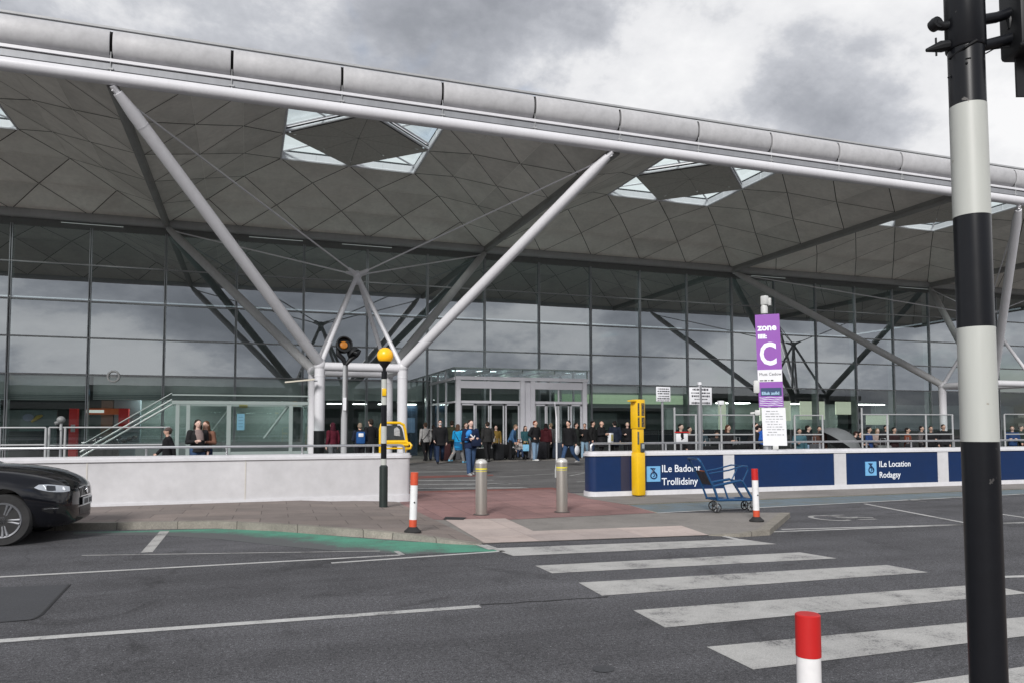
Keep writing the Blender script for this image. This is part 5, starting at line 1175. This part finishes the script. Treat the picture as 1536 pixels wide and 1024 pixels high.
# ------------------------------------------------------------------ people
SKIN = mat('skin', (.55, .34, .26), .5, 0, .08, 9); SKIN2 = mat('skin_pale', (.62, .42, .35), .5, 0, .08, 9)
_cm = {}
_pr = random.Random(11)
def cloth(c):
    k = tuple(c)
    if k not in _cm: _cm[k] = mat('cloth_%d' % len(_cm), c, .85, 0, .22, 7, spec=.2, bmp=.25)
    return _cm[k]
EYE = mat('eye_dark', (.02, .015, .012), .2); LIP = mat('lip', (.36, .14, .12), .5)
BLK = (.012, .012, .014); JEAN = (.045, .085, .17); DJEAN = (.02, .035, .075); LJEAN = (.20, .30, .42)
def person(label, loc, face=0, h=1.74, top=BLK, bot=DJEAN, shoe=BLK, hair=(.03, .022, .017), longhair=False, stride=.18, arms=('down', 'down'), hem=.84, skirt=None, sit=False, hat=None, sleeve=.96, lean=0, group='travellers on foot outside the terminal', face_on=True, bald=False, puff=1.0, vox=.013, collar=True):
    h *= 1.09*_pr.uniform(.97, 1.025); s = h/1.74
    t = thing('person', label, 'person', loc, face, group); bw = _pr.uniform(1.03, 1.13); t.scale = (s*bw, s*bw, s)
    Rl = Matrix.Rotation(lean, 3, 'X')
    hipz = .93 if not sit else .50
    def up(p): p = V(p); q = Rl @ (p-V((0, 0, .93))); return q+V((0, 0, hipz))
    # legs
    legs = []
    for sd, a in ((-1, stride), (1, -stride)):
        hip = V((.085*sd, 0, hipz-.02))
        if sit: kn = hip+V((.05*sd, -.42, .03)); an = kn+V((.0, -.05-.08*sd, -.40)); an.z = .08
        else:
            bend = max(0, -a)*1.1+.04
            kn = hip+V((.012*sd, -sin(a)*.43, -cos(a)*.43)); an = kn+V((0, -sin(a-bend)*.42, -cos(a-bend)*.42))
        legs.append((hip, kn, an))
    if not sit:
        mz = min(l[2].z for l in legs)-.075
        for l in legs:
            for p in l: p.z -= mz
        hipz_ = hipz-mz; dz = -mz
    else: dz = 0
    U = lambda p: up(p)+V((0, 0, dz))
    arm = []
    for sd, k in zip((-1, 1), arms):
        sh = V((.185*sd, .01, 1.40))
        if k == 'down': el = sh+V((.055*sd, .04, -.28)); wr = el+V((.0, -.07, -.25))
        elif k == 'fwd': el = sh+V((.05*sd, -.08, -.27)); wr = el+V((-.01*sd, -.17, -.18))
        elif k == 'back': el = sh+V((.05*sd, .11, -.26)); wr = el+V((.0, .03, -.25))
        elif k == 'hold': el = sh+V((.06*sd, .0, -.28)); wr = el+V((-.10*sd, -.22, .03))
        elif k == 'up': el = sh+V((.07*sd, -.06, -.27)); wr = el+V((-.09*sd, -.14, .22))
        elif k == 'hip': el = sh+V((.14*sd, .04, -.25)); wr = el+V((-.13*sd, -.10, -.14))
        arm.append((U(sh), U(el), U(wr)))
    # body: one continuous surface
    b = MB()
    for hip, kn, an in legs:
        b.capsule(hip, .085, kn, .056, 10); b.capsule(kn, .056, an, .04, 10); b.ball(kn+(an-kn)*.3+V((0, .018, 0)), (.05, .05, .09), 8)
        b.capsule(an+V((0, .03, -.035)), .036, an+V((0, -.15, -.05)), .026, 8)
    tor = [((0, .0, .86), .13, .10), ((0, .0, .95), .155, .11), ((0, -.005, 1.08), .135, .10), ((0, -.005, 1.22), .155, .11), ((0, .0, 1.34), .17, .11), ((0, .01, 1.42), .14, .085), ((0, .01, 1.47), .07, .06)]
    R = [b.ring(U(c), V((rx, 0, 0)), Rl @ V((0, ry, 0)), 16) for c, rx, ry in tor]
    for i in range(len(R)-1): b.skin(R[i], R[i+1])
    b.bm.faces.new(R[0][::-1]); b.bm.faces.new(R[-1])
    b.capsule(U((0, .01, 1.42)), .06, U((0, -.01, 1.56)), .052, 12)
    b.ball(U((0, -.012, 1.645)), (.074, .092, .105), 16); b.ball(U((0, -.04, 1.585)), (.052, .058, .055), 12)
    b.capsule(U((0, -.10, 1.655)), .010, U((0, -.118, 1.622)), .015, 8)
    for sd in (-1, 1): b.ball(U((.076*sd, .0, 1.635)), (.012, .022, .032), 8)
    for sd, (sh, el, wr) in zip((-1, 1), arm):
        b.capsule(sh, .052, el, .041, 10); b.capsule(el, .041, wr, .029, 10)
        d = (wr-el).normalized(); side = d.cross(V((1, 0, 0))).normalized(); thumb = side if side.y < 0 else -side; nrm = d.cross(thumb)*(-1 if d.cross(thumb).x*sd < 0 else 1)*-1
        pm = wr+d*.085; b.capsule(wr, .027, pm, .030, 8); b.capsule(pm+thumb*.022, .017, pm-thumb*.022, .015, 8)
        for i, ln in enumerate((.072, .082, .076, .058)):
            f0 = pm+thumb*(.030-.020*i)+d*.012; f1 = f0+(d*.85+nrm*.35).normalized()*ln*.55; f2 = f1+(d*.45+nrm*.8).normalized()*ln*.5
            b.capsule(f0, .0095, f1, .009, 6); b.capsule(f1, .009, f2, .0075, 6)
        t0 = wr+d*.03+thumb*.026; t1 = t0+(thumb*.75+d*.7).normalized()*.045; b.capsule(t0, .013, t1, .011, 6); b.capsule(t1, .011, t1+(d*.9+nrm*.3).normalized()*.03, .009, 6)
    fused(b, 'body', SKIN if random.random() < .6 else SKIN2, t, .0105 if vox < .014 else .014, 2)
    # trousers
    if skirt is None or True:
        m = MB()
        for hip, kn, an in legs:
            e = kn+(an-kn)*.97; m.capsule(hip, .108, kn, .078, 12); m.capsule(kn, .077, e, .064, 12)
        top_ = U((0, 0, .96)); m.capsule(legs[0][0]+V((.02, 0, .02)), .115, legs[1][0]+V((-.02, 0, .02)), .115, 12)
        m.loft([(U((0, 0, .88)), .165, .125), (U((0, 0, 1.0)), .16, .122)], 16)
        fused(m, 'trousers' if skirt is None else 'leggings', cloth(bot), t, vox, 4)
    # jacket
    m = MB(); p = puff
    prof = [((0, .0, 1.02), .172*p, .135*p), ((0, -.005, 1.12), .168*p, .132*p), ((0, -.005, 1.24), .18*p, .14*p), ((0, .0, 1.35), .19*p, .135*p), ((0, .01, 1.42), .165, .108), ((0, .012, 1.475), .085, .078)]
    R = [m.ring(U(c), V((rx, 0, 0)), Rl @ V((0, ry, 0)), 18) for c, rx, ry in prof]
    hz_ = hem if not sit else .9
    R.insert(0, m.ring(U((0, 0, max(hz_, .80))), V((.188*p, 0, 0)), Rl @ V((0, .15*p, 0)), 18))
    if hem < .80 and not sit: R.insert(0, m.ring(U((0, 0, hem)), V((.205*p, 0, 0)), V((0, .19*p, 0)), 18))
    for i in range(len(R)-1): m.skin(R[i], R[i+1])
    m.bm.faces.new(R[0][::-1]); m.bm.faces.new(R[-1])
    for sh, el, wr in arm:
        e = el+(wr-el)*sleeve; m.capsule(sh, .078*p, el, .062*p, 12); m.capsule(el, .062*p, e, .048*p, 12)
    if collar: m.capsule(U((-.045, .03, 1.475)), .035, U((.045, .03, 1.475)), .035, 8); m.capsule(U((-.05, -.03, 1.455)), .028, U((.05, -.03, 1.455)), .028, 8)
    fused(m, 'jacket', cloth(top), t, vox, 4)
    if skirt:
        m = MB(); m.loft([(U((0, 0, .60)), .21, .18), (U((0, 0, .8)), .20, .165), (U((0, 0, .98)), .175, .14)], 18); m.build('skirt', cloth(skirt), t, world=False)
    # shoes
    for hip, kn, an in legs:
        m = MB(); m.capsule(an+V((0, .035, -.03)), .045, an+V((0, -.14, -.045)), .038, 10); m.box(an+V((0, -.06, -.066)), (.078, .27, .018), bev=.006); fused(m, 'shoe', cloth(shoe), t, .012, 2)
    # hair, hat
    m = MB()
    if hat is not None:
        m.ball(U((0, .012, 1.685)), (.088, .104, .088), 16); m.tube([U((.082*cos(i*pi/10), .008+.098*sin(i*pi/10), 1.668)) for i in range(20)], .016, 8, closed=True); m.build('beanie', cloth(hat), t, world=False); m = MB()
    if not bald:
        if hat is None: m.ball(U((0, .016, 1.683)), (.083, .097, .088), 16)
        m.ball(U((0, .045, 1.63)), (.078, .07, .085), 14)
        if longhair: m.loft([(U((0, .07, 1.36)), .09, .035), (U((0, .062, 1.5)), .095, .05), (U((0, .045, 1.62)), .088, .065)], 14); m.capsule(U((-.075, .01, 1.66)), .024, U((-.085, -.0, 1.46)), .02, 8); m.capsule(U((.075, .01, 1.66)), .024, U((.085, -.0, 1.46)), .02, 8)
        fused(m, 'hair', cloth(hair), t, .014, 2)
    else: m.bm.free()
    if face_on:
        for sd in (-1, 1):
            m = MB(); m.ball(U((.031*sd, -.096, 1.652)), (.013, .008, .007), 8); m.build('eye', EYE, t, world=False)
        m = MB(); m.ball(U((0, -.098, 1.585)), (.023, .008, .006), 8); m.build('mouth', LIP, t, world=False)
    t['_dz'] = dz
    del t['_dz']
    t['off'] = [*U((0, 0, 1.2))]; del t['off']
    return t, U, arm
def stand(u, v, dep_y=None, z=.03):
    if dep_y is None:
        q = G(u, v, z)
        if q.y > 11.5: q = PY(u, 640, 10.2+1.3*((u*7) % 10)/10); q.z = z
        return q
    q = PY(u, 640, dep_y); return V((q.x, q.y, z))
def bagbody(mb, c, sz, bev=.02): mb.box(c, sz, bev=bev); return mb
TOCAM = lambda u: -atan2((u-768)/FPX, 1)*0 - YAW*0 + 0
F0 = 0; BACK = pi
# 1 pale sweater, back to camera
t, U, arm = person('person in a pale grey sweater walking away with a strap bag, left of the lobby', stand(638, 688), BACK+.25, 1.75, (.50, .49, .48), BLK, hair=(.10, .07, .05), stride=.22, face_on=False, hem=.86)
mb = MB(); mb.tube([U((-.16, -.1, 1.43)), U((-.10, -.15, 1.38)), U((.06, -.165, 1.15)), U((.20, -.1, .95)), U((.17, .08, .95)), U((-.02, .16, 1.2)), U((-.14, .12, 1.42))], .014, 6, closed=True); mb.box(U((.215, 0, .93)), (.07, .22, .17), bev=.02); mb.build('strap_bag', cloth((.03, .03, .03)), t, world=False)
# 2 black coat, facing
t, U, arm = person('person in a bulky black coat, dark glasses and blue jeans by the lobby edge', stand(660, 694), -.2, 1.80, BLK, DJEAN, hair=(.012, .01, .01), stride=.30, arms=('fwd', 'down'), hem=.74, puff=1.18)
mb = MB(); mb.box(U((0, -.104, 1.652)), (.125, .012, .03), bev=.004); mb.build('sunglasses', BLACKM, t, world=False)
mb = MB(); mb.ball(U((0, -.085, 1.597)), (.05, .035, .032), 10); mb.build('face_mask', PAPER, t, world=False)
# 3 olive jacket behind
person('person in an olive jacket half hidden behind the bright blue coat', stand(678, 684), BACK-.3, 1.82, (.045, .05, .03), BLK, hair=(.03, .02, .015), stride=.1, face_on=False)
# 4 bright blue coat
t, U, arm = person('person in a bright blue coat and grey leggings with pale blue shoes, facing right', stand(687, 693.5), 2.2, 1.70, (.015, .30, .62), (.22, .22, .22), shoe=(.15, .42, .62), hair=(.09, .05, .035), longhair=True, stride=.33, arms=('fwd', 'hold'), hem=.72, skirt=(.01, .12, .28), face_on=True)
mb = MB(); mb.tube([U((.13, -.14, 1.42)), U((.0, -.17, 1.2)), U((-.16, -.12, .98)), U((-.12, .13, 1.05)), U((.1, .12, 1.42))], .016, 6, closed=True); mb.build('strap', cloth((.02, .03, .06)), t, world=False)
# 5 brown hair person behind
person('person with brown fringe in a dark coat just behind the man in the navy jacket', stand(699, 683), .2, 1.70, (.03, .025, .025), BLK, hair=(.11, .065, .04), longhair=True, stride=.06, arms=('hold', 'down'))
# 6 front man
t, U, arm = person('person in a navy and bright blue jacket and jeans, closest of the walkers', G(706, 712, .005), .15, 1.78, (.012, .022, .06), JEAN, shoe=(.4, .4, .4), hair=(.03, .02, .015), stride=.13, arms=('hold', 'hold'), hem=.86, puff=1.12)
mb = MB(); mb.ball(U((-.10, -.085, 1.33)), (.095, .085, .13), 14, rot=Matrix.Rotation(.5, 3, 'Y')); mb.ball(U((-.17, -.06, 1.12)), (.08, .10, .10), 12); fused(mb, 'blue_yoke', cloth((.04, .24, .62)), t, .012)
mb = MB(); mb.prism([U((-.10, -.165, 1.27)), U((0.02, -.175, 1.17)), U((.06, -.172, 1.24)), U((.05, -.172, 1.27)), U((.015, -.174, 1.21)), U((-.08, -.166, 1.31))], (0, -.012, 0)); mb.build('white_chevron', PAPER, t, world=False)
mb = MB(); mb.box(U((.06, -.25, 1.04)), (.30, .16, .26), bev=.05); mb.build('carried_bag', cloth((.012, .02, .05)), t, world=False)
# 7 dark jacket back
t, U, arm = person('person in a charcoal jacket and black trousers walking to the left hand doors', stand(731, 691), BACK+.1, 1.80, (.028, .028, .028), BLK, shoe=(.1, .1, .1), stride=.16, face_on=False, puff=1.12)
mb = MB(); mb.box(U((-.27, -.02, 1.0)), (.05, .2, .3), bev=.01); mb.build('carried_bag', cloth((.35, .34, .33)), t, world=False)
# 8 person leaning over luggage, luggage trolley in front
t, U, arm = person('person in a denim jacket leaning over dark luggage by the left hand doors', stand(766, 685), 1.0, 1.66, (.05, .12, .24), BLK, hair=(.22, .15, .10), stride=.05, arms=('fwd', 'fwd'), lean=.35)
q = stand(757, 687); t = thing('suitcase', 'black upright suitcase beside the left hand doors', 'suitcase', q, .3)
mb = MB(); mb.box((0, 0, .42), (.50, .30, .72), bev=.06); mb.build('shell', cloth((.014, .014, .016)), t, world=False); mb = MB(); mb.tube([(-.12, .1, .76), (-.12, .1, 1.0), (.12, .1, 1.0), (.12, .1, .76)], .012, 6); mb.build('pull_handle', ALU, t, world=False)
mb = MB()
for x in (-.18, .18):
    for y in (-.1, .1): mb.ball((x, y, .035), .035, 8)
mb.build('wheels', RUBBER, t, world=False)
# 9 pushchair with a child
q = stand(779, 686); t = thing('pushchair', 'black pushchair with a pale blue bag hung on it, in front of the doors', 'pushchair', q, -.2)
mb = MB()
for s in (-.24, .24):
    mb.tube([(s, .42, 1.02), (s, .30, .85), (s, -.30, .16)], .018, 8); mb.tube([(s, -.22, .62), (s, .34, .14)], .018, 8)
mb.tube([(-.24, .42, 1.02), (.24, .42, 1.02)], .02, 8); mb.tube([(-.24, -.22, .66), (.24, -.22, .66)], .018, 8); mb.build('frame', BLACKM, t, world=False)
mb = MB(); mb.box((0, .05, .42), (.44, .40, .06), bev=.02); mb.box((0, .25, .66), (.44, .07, .5), rot=Matrix.Rotation(-.3, 3, 'X'), bev=.03); mb.box((0, .1, .2), (.42, .4, .16), bev=.04); mb.build('seat', cloth((.012, .012, .013)), t, world=False)
for x in (-.27, .27):
    for y in (-.32, .36): mb = MB(); mb.lathe((x, y, .13), [(.13, -.02), (.13, .02)], 20, ax=(1, 0, 0)); mb.build('wheel', RUBBER, t, world=False)
bgq = thing('shoulder_bag', 'pale blue bag hanging from the pushchair frame', 'bag', q+V((.20, -.42, .62)), -.2); mb = MB(); mb.box((0, 0, 0), (.32, .1, .34), bev=.02); mb.build('bag', cloth((.22, .50, .72)), bgq, world=False); mb = MB(); mb.tube([(-.1, 0, .17), (-.1, .02, .32), (.1, .02, .32), (.1, 0, .17)], .012, 6); mb.build('strap', cloth((.4, .3, .08)), bgq, world=False)
person('small child in a pale top sitting up in the black pushchair', q+V((.0, .12, .10)), -.1, 1.12, (.42, .40, .40), DJEAN, hair=(.2, .06, .04), longhair=True, stride=.0, arms=('fwd', 'fwd'), sit=True)
# 10
person('person with reddish hair in a black sweater, light jeans and white trainers, hand on hip', stand(803, 690.5), .5, 1.78, BLK, LJEAN, shoe=(.6, .6, .6), hair=(.16, .04, .02), stride=.05, arms=('hip', 'hip'), hem=.80, puff=1.1)
# 11
t, U, arm = person('person in a dark red hooded top and black trousers beside the person in white trainers', stand(819, 684), BACK-.5, 1.72, (.05, .008, .012), BLK, hair=(.012, .01, .01), longhair=True, stride=.05, face_on=False, puff=1.1)
mb = MB(); mb.ball(U((0, .08, 1.46)), (.12, .09, .09), 12); mb.build('hood', cloth((.05, .008, .012)), t, world=False)
# 12
t, U, arm = person('person in a black coat and blue jeans striding left with a white round bag', stand(853, 697), -1.1, 1.80, BLK, JEAN, shoe=(.35, .35, .35), hair=(.012, .01, .01), stride=.36, arms=('down', 'back'), hem=.80, puff=1.15)
mb = MB(); mb.lathe(arm[1][2]+V((.02, .04, -.28)), [(.02, -.04), (.16, -.025), (.19, 0), (.16, .025), (.02, .04)], 18, ax=(1, .2, 0)); mb.build('carried_bag', PAPER, t, world=False)
# 13
t, U, arm = person('person in a black jacket, pale jeans and pale shoes carrying a grey bag', stand(877, 684), -.6, 1.74, BLK, (.25, .38, .50), shoe=(.5, .52, .55), hair=(.02, .015, .012), stride=.22, arms=('down', 'down'), puff=1.15)
mb = MB(); mb.box(arm[1][2]+V((.0, 0, -.3)), (.12, .3, .42), bev=.03); mb.build('carried_bag', cloth((.12, .13, .16)), t, world=False)
# 14, 15, 16
t, U, arm = person('balding person in a large black coat holding a yellow and white paper bag', stand(902, 0, 9.6), .7, 1.84, BLK, BLK, bald=True, stride=.06, arms=('hold', 'hold'), hem=.55, puff=1.3)
mb = MB(); mb.box(U((.30, -.30, .98)), (.32, .14, .44), bev=.01); cb = mb.build('paper_bag', PAPER, t, world=False); mb = MB(); mb.box(U((.30, -.375, .98)), (.2, .006, .3)); mb.build('yellow_print', mat('yellow_print', (.7, .62, .2), .6, 0, .5, 12), cb, world=False)
person('person in a dark navy coat with back turned, next to the balding person', stand(922, 0, 10.2), BACK-.2, 1.80, (.012, .018, .035), BLK, hair=(.015, .012, .012), stride=.03, hem=.62, face_on=False, puff=1.15)
person('person with fair hair in a black jacket, left of the yellow pillar', stand(941, 0, 11), -.5, 1.74, BLK, BLK, hair=(.48, .38, .24), stride=.06, arms=('hold', 'down'))
person('person in black with dark hair just left of the balding person', stand(889, 0, 10.8), .9, 1.80, (.014, .014, .015), DJEAN, hair=(.014, .011, .01), stride=.05, puff=1.2)
# left group
t, U, arm = person('person in black with a grey beanie walking behind the white wall towards the left', stand(252, 0, -2.0, 0), -1.3, 1.52, BLK, BLK, hat=(.10, .07, .065), hair=(.05, .04, .03), stride=.2, arms=('fwd', 'back'))
t, U, arm = person('person with dark hair and a grey scarf behind the white wall, left of the pair', stand(297, 0, -1.4, 0), .4, 1.68, (.02, .02, .022), JEAN, hair=(.02, .015, .012), longhair=True, stride=.08, arms=('hold', 'down'))
mb = MB(); mb.loft([(U((.02, -.10, 1.18)), .10, .07), (U((.0, -.06, 1.36)), .12, .10), (U((0, 0, 1.48)), .09, .09)], 12); mb.build('scarf', cloth((.26, .2, .19)), t, world=False)
person('person with brown hair in a brown jacket behind the white wall, right of the pair', stand(309, 0, -1.0, 0), -.5, 1.66, (.22, .11, .075), DJEAN, hair=(.11, .055, .03), longhair=True, stride=.08, arms=('up', 'hold'))
person('person in a maroon hooded top pulling luggage beside the black sleeved column', stand(499, 0, 5.0, 0), -2.6, 1.72, (.10, .012, .025), (.12, .13, .14), hair=(.06, .01, .02), longhair=True, stride=.15, face_on=False)
t, U, arm = person('person with a blue backpack seen from behind, under the column tree', stand(540, 0, 4.2, 0), BACK, 1.70, (.015, .02, .035), BLK, hair=(.25, .2, .15), stride=.06, arms=('hold', 'hold'), face_on=False, puff=1.1)
mb = MB(); mb.box(U((0, .2, 1.2)), (.32, .18, .46), bev=.06); bpk = mb.build('backpack', cloth((.02, .09, .28)), t, world=False); mb = MB(); mb.box(U((0, .30, 1.30)), (.18, .04, .14), bev=.02); mb.build('pale_patch', PAPER, bpk, world=False)
person('person in black standing to the right of the blue backpack under the column tree', stand(556, 0, 6.0, 0), BACK+.4, 1.82, BLK, BLK, stride=.03, arms=('hold', 'down'), face_on=False)
# waiting group behind the navy wall on the right
GRP = 'travellers waiting behind the navy wall'
def waiting(label, u, y, face, h, top, hair, z=0.0, **k): return person(label, stand(u, 0, y, z), face, h, top, k.pop('bot', BLK), hair=hair, stride=k.pop('stride', .05), group=GRP, vox=.016, **k)
waiting('seated person in black just behind the white picture panel', 1021, -2.0, .3, 1.58, BLK, (.012, .01, .01), arms=('hold', 'down'))
waiting('person in dark clothes with dark hair left of the seated couple', 1052, 1.0, -.4, 1.42, (.03, .05, .06), (.015, .012, .012), arms=('hold', 'hold'))
waiting('person with auburn hair and a pale scarf, hands clasped, right of the thick notice post', 1092, -2.4, .3, 1.62, (.02, .018, .02), (.10, .035, .02), arms=('hold', 'hold'), longhair=True)
waiting('person in black bending forward, left of the zone banner', 1122, -2.2, 1.4, 1.62, BLK, (.012, .01, .01), arms=('fwd', 'fwd'), lean=.55)
waiting('person in a bright blue coat half hidden behind the zone notice', 1146, -1.5, .2, 1.60, (.02, .10, .42), (.02, .015, .012), arms=('hold', 'hold'))
waiting('person in black with dark hair just right of the zone notice', 1212, -1.2, .8, 1.60, (.02, .02, .024), (.02, .014, .012), arms=('hold', 'hold'), bot=LJEAN)
waiting('person in brown with a pink face under the edge of the grey umbrella', 1229, -2.0, -.6, 1.50, (.08, .04, .03), (.05, .03, .02), arms=('fwd', 'down'))
waiting('person in black holding out a hand, right of the grey umbrella', 1276, -2.3, .9, 1.40, BLK, (.03, .015, .012), arms=('fwd', 'hold'), bot=(.2, .35, .5), lean=.3)
waiting('person in a dark blue jacket behind the railing post', 1303, -1.5, .5, 1.46, (.02, .05, .16), (.015, .012, .012), arms=('hold', 'hold'))
waiting('person in a pale patterned top with fair hair behind the railing', 1316, 0.2, -.3, 1.48, (.3, .24, .22), (.3, .2, .12), arms=('hold', 'down'), longhair=True)
waiting('person with black hair and a red collar in the middle of the right hand railing', 1341, -1.6, .0, 1.52, (.03, .014, .016), (.01, .01, .01), arms=('hold', 'hold'), puff=1.15)
waiting('person in a grey top left of the right hand column', 1382, .8, .4, 1.52, (.10, .09, .09), (.03, .02, .02), arms=('hold', 'down'))
waiting('person in a dark coat right of the right hand column', 1415, -.4, -.3, 1.60, (.015, .015, .018), (.02, .015, .012), arms=('down', 'down'))
waiting('person in a blue coat at the right edge behind the railing', 1518, -1.5, -.8, 1.56, (.02, .05, .14), (.1, .06, .04), arms=('hold', 'hold'))
waiting('person in a dark green coat at the right edge, behind the person in blue', 1531, 1.5, .6, 1.60, (.02, .035, .03), (.03, .02, .02), arms=('down', 'down'))
waiting('tall person in black with a dark beard between the larger notice and its railing', 1034, -1.2, .2, 1.55, (.016, .016, .018), (.014, .012, .012), arms=('down', 'hold'), puff=1.2)
waiting('person in charcoal leaning on the railing right of the thick notice post', 1074, -2.8, -.5, 1.45, (.03, .032, .035), (.03, .02, .016), arms=('fwd', 'fwd'), lean=.4)
waiting('person in a hooded black coat directly left of the zone banner', 1133, -.8, .6, 1.62, BLK, (.012, .01, .01), arms=('hold', 'hold'), puff=1.3)
waiting('person in teal just inside the railing right of the zone banner', 1199, -2.4, -.4, 1.46, (.05, .12, .15), (.03, .02, .015), arms=('hold', 'down'))
waiting('person in black sitting low between the blue jacket and the grey umbrella', 1290, -2.6, .2, 1.36, BLK, (.012, .01, .01), arms=('hold', 'hold'), puff=1.2)
waiting('person in a black padded coat left of the person with the red collar', 1329, -.6, -.2, 1.55, (.015, .014, .016), (.012, .01, .01), arms=('hold', 'hold'), puff=1.3)
waiting('person in a rust coloured top right of the person with the red collar', 1361, -1.0, .5, 1.50, (.16, .05, .03), (.02, .014, .012), arms=('hold', 'hold'))
waiting('person in a black coat directly left of the right hand column', 1396, -1.4, -.5, 1.56, BLK, (.012, .01, .01), arms=('down', 'hold'), puff=1.25)
# grey umbrella held low
q = PY(1259, 664, -2.6)
t = thing('umbrella', 'large grey open umbrella tilted to the right behind the railing', 'umbrella', (q.x, q.y, 1.0))
ax = V((.55, -.25, .8)).normalized(); mb = MB()
mb.lathe((0, 0, -.05), [(.92, .0), (.86, .16), (.70, .34), (.48, .49), (.24, .58), (.02, .62)], 24, ax=ax); bmesh.ops.delete(mb.bm, geom=[f for f in mb.bm.faces if len(f.verts) > 4 and f.calc_area() > .5], context='FACES_ONLY')
mb.build('canopy', mat('grey_umbrella_fabric', (.13, .14, .145), .5, 0, .15, 3), t, world=False); mb = MB(); mb.cyl(V((0, 0, -.05))+ax*-.25, V((0, 0, -.05))+ax*.66, .014, n=8); mb.build('shaft', DKSTEEL, t, world=False)
person('person in a long grey coat standing behind the person in the dark red hooded top', stand(826, 0, 11.2), BACK+.3, 1.68, (.09, .09, .095), BLK, hair=(.2, .15, .1), stride=.04, hem=.55, face_on=False)
person('person in a mustard jacket and dark trousers just right of the charcoal jacket', stand(744, 0, 11.3), -.3, 1.62, (.20, .13, .03), BLK, hair=(.05, .035, .025), longhair=True, stride=.08, arms=('hold', 'down'))
person('person in a black puffer jacket half hidden between the pale sweater and the black coat', stand(650, 0, 11.4), BACK-.4, 1.66, (.016, .016, .018), DJEAN, hair=(.03, .02, .016), stride=.12, face_on=False, puff=1.2)
person('person in a teal top and black trousers behind the pushchair', stand(788, 0, 11.4), .2, 1.60, (.03, .10, .12), BLK, hair=(.03, .02, .016), longhair=True, stride=.03, arms=('fwd', 'fwd'))
person('person in a dark parka carrying bags between the striding black coat and the lobby post', stand(864, 0, 11.3), .8, 1.74, (.025, .03, .028), BLK, hair=(.02, .015, .012), stride=.15, arms=('down', 'hold'), hem=.66, puff=1.15)
# luggage heaped among the waiting travellers
rl_ = random.Random(5)
for i, (u, y, c, lb) in enumerate([(1064, -3.0, (.02, .02, .022), 'black suitcase on the forecourt right of the larger notice post'), (1110, -3.0, (.015, .015, .016), 'black holdall at the feet of the couple left of the zone banner'), (1224, -3.0, (.10, .10, .11), 'grey suitcase behind the first railing right of the zone banner'), (1325, -2.6, (.16, .17, .17), 'pale grey suitcase behind the railing next to the banded pole'), (1365, -2.4, (.03, .03, .034), 'dark suitcase left of the right hand column'), (748, 10.2, (.02, .021, .024), 'dark suitcase by the left hand doors, nearest to the mustard jacket'), (668, 10.4, (.05, .02, .022), 'maroon suitcase beside the bulky black coat'), (812, 10.6, (.025, .025, .03), 'dark suitcase between the white trainers and the dark red top'), (836, 10.9, (.03, .04, .06), 'slate blue suitcase behind the slim pale post')]):
    p = stand(u, 0, y, 0); t = thing('suitcase', lb, 'suitcase', p, rl_.uniform(-.5, .5))
    hgt = .78+.2*rl_.random(); mb = MB(); mb.box((0, 0, .06+hgt/2), (.52, .3, hgt), bev=.05)
    for k in range(5): mb.box((-.2+.1*k, -.152, .06+hgt/2), (.03, .012, hgt*.8))
    mb.build('shell', cloth(c), t, world=False); mb = MB(); mb.tube([(-.1, .1, hgt), (-.1, .1, hgt+.32), (.1, .1, hgt+.32), (.1, .1, hgt)], .014, 6); mb.build('pull_handle', ALU, t, world=False)
    mb = MB()
    for x in (-.2, .2): mb.ball((x, -.1, .03), .03, 8); mb.ball((x, .1, .03), .03, 8)
    mb.build('wheels', RUBBER, t, world=False)
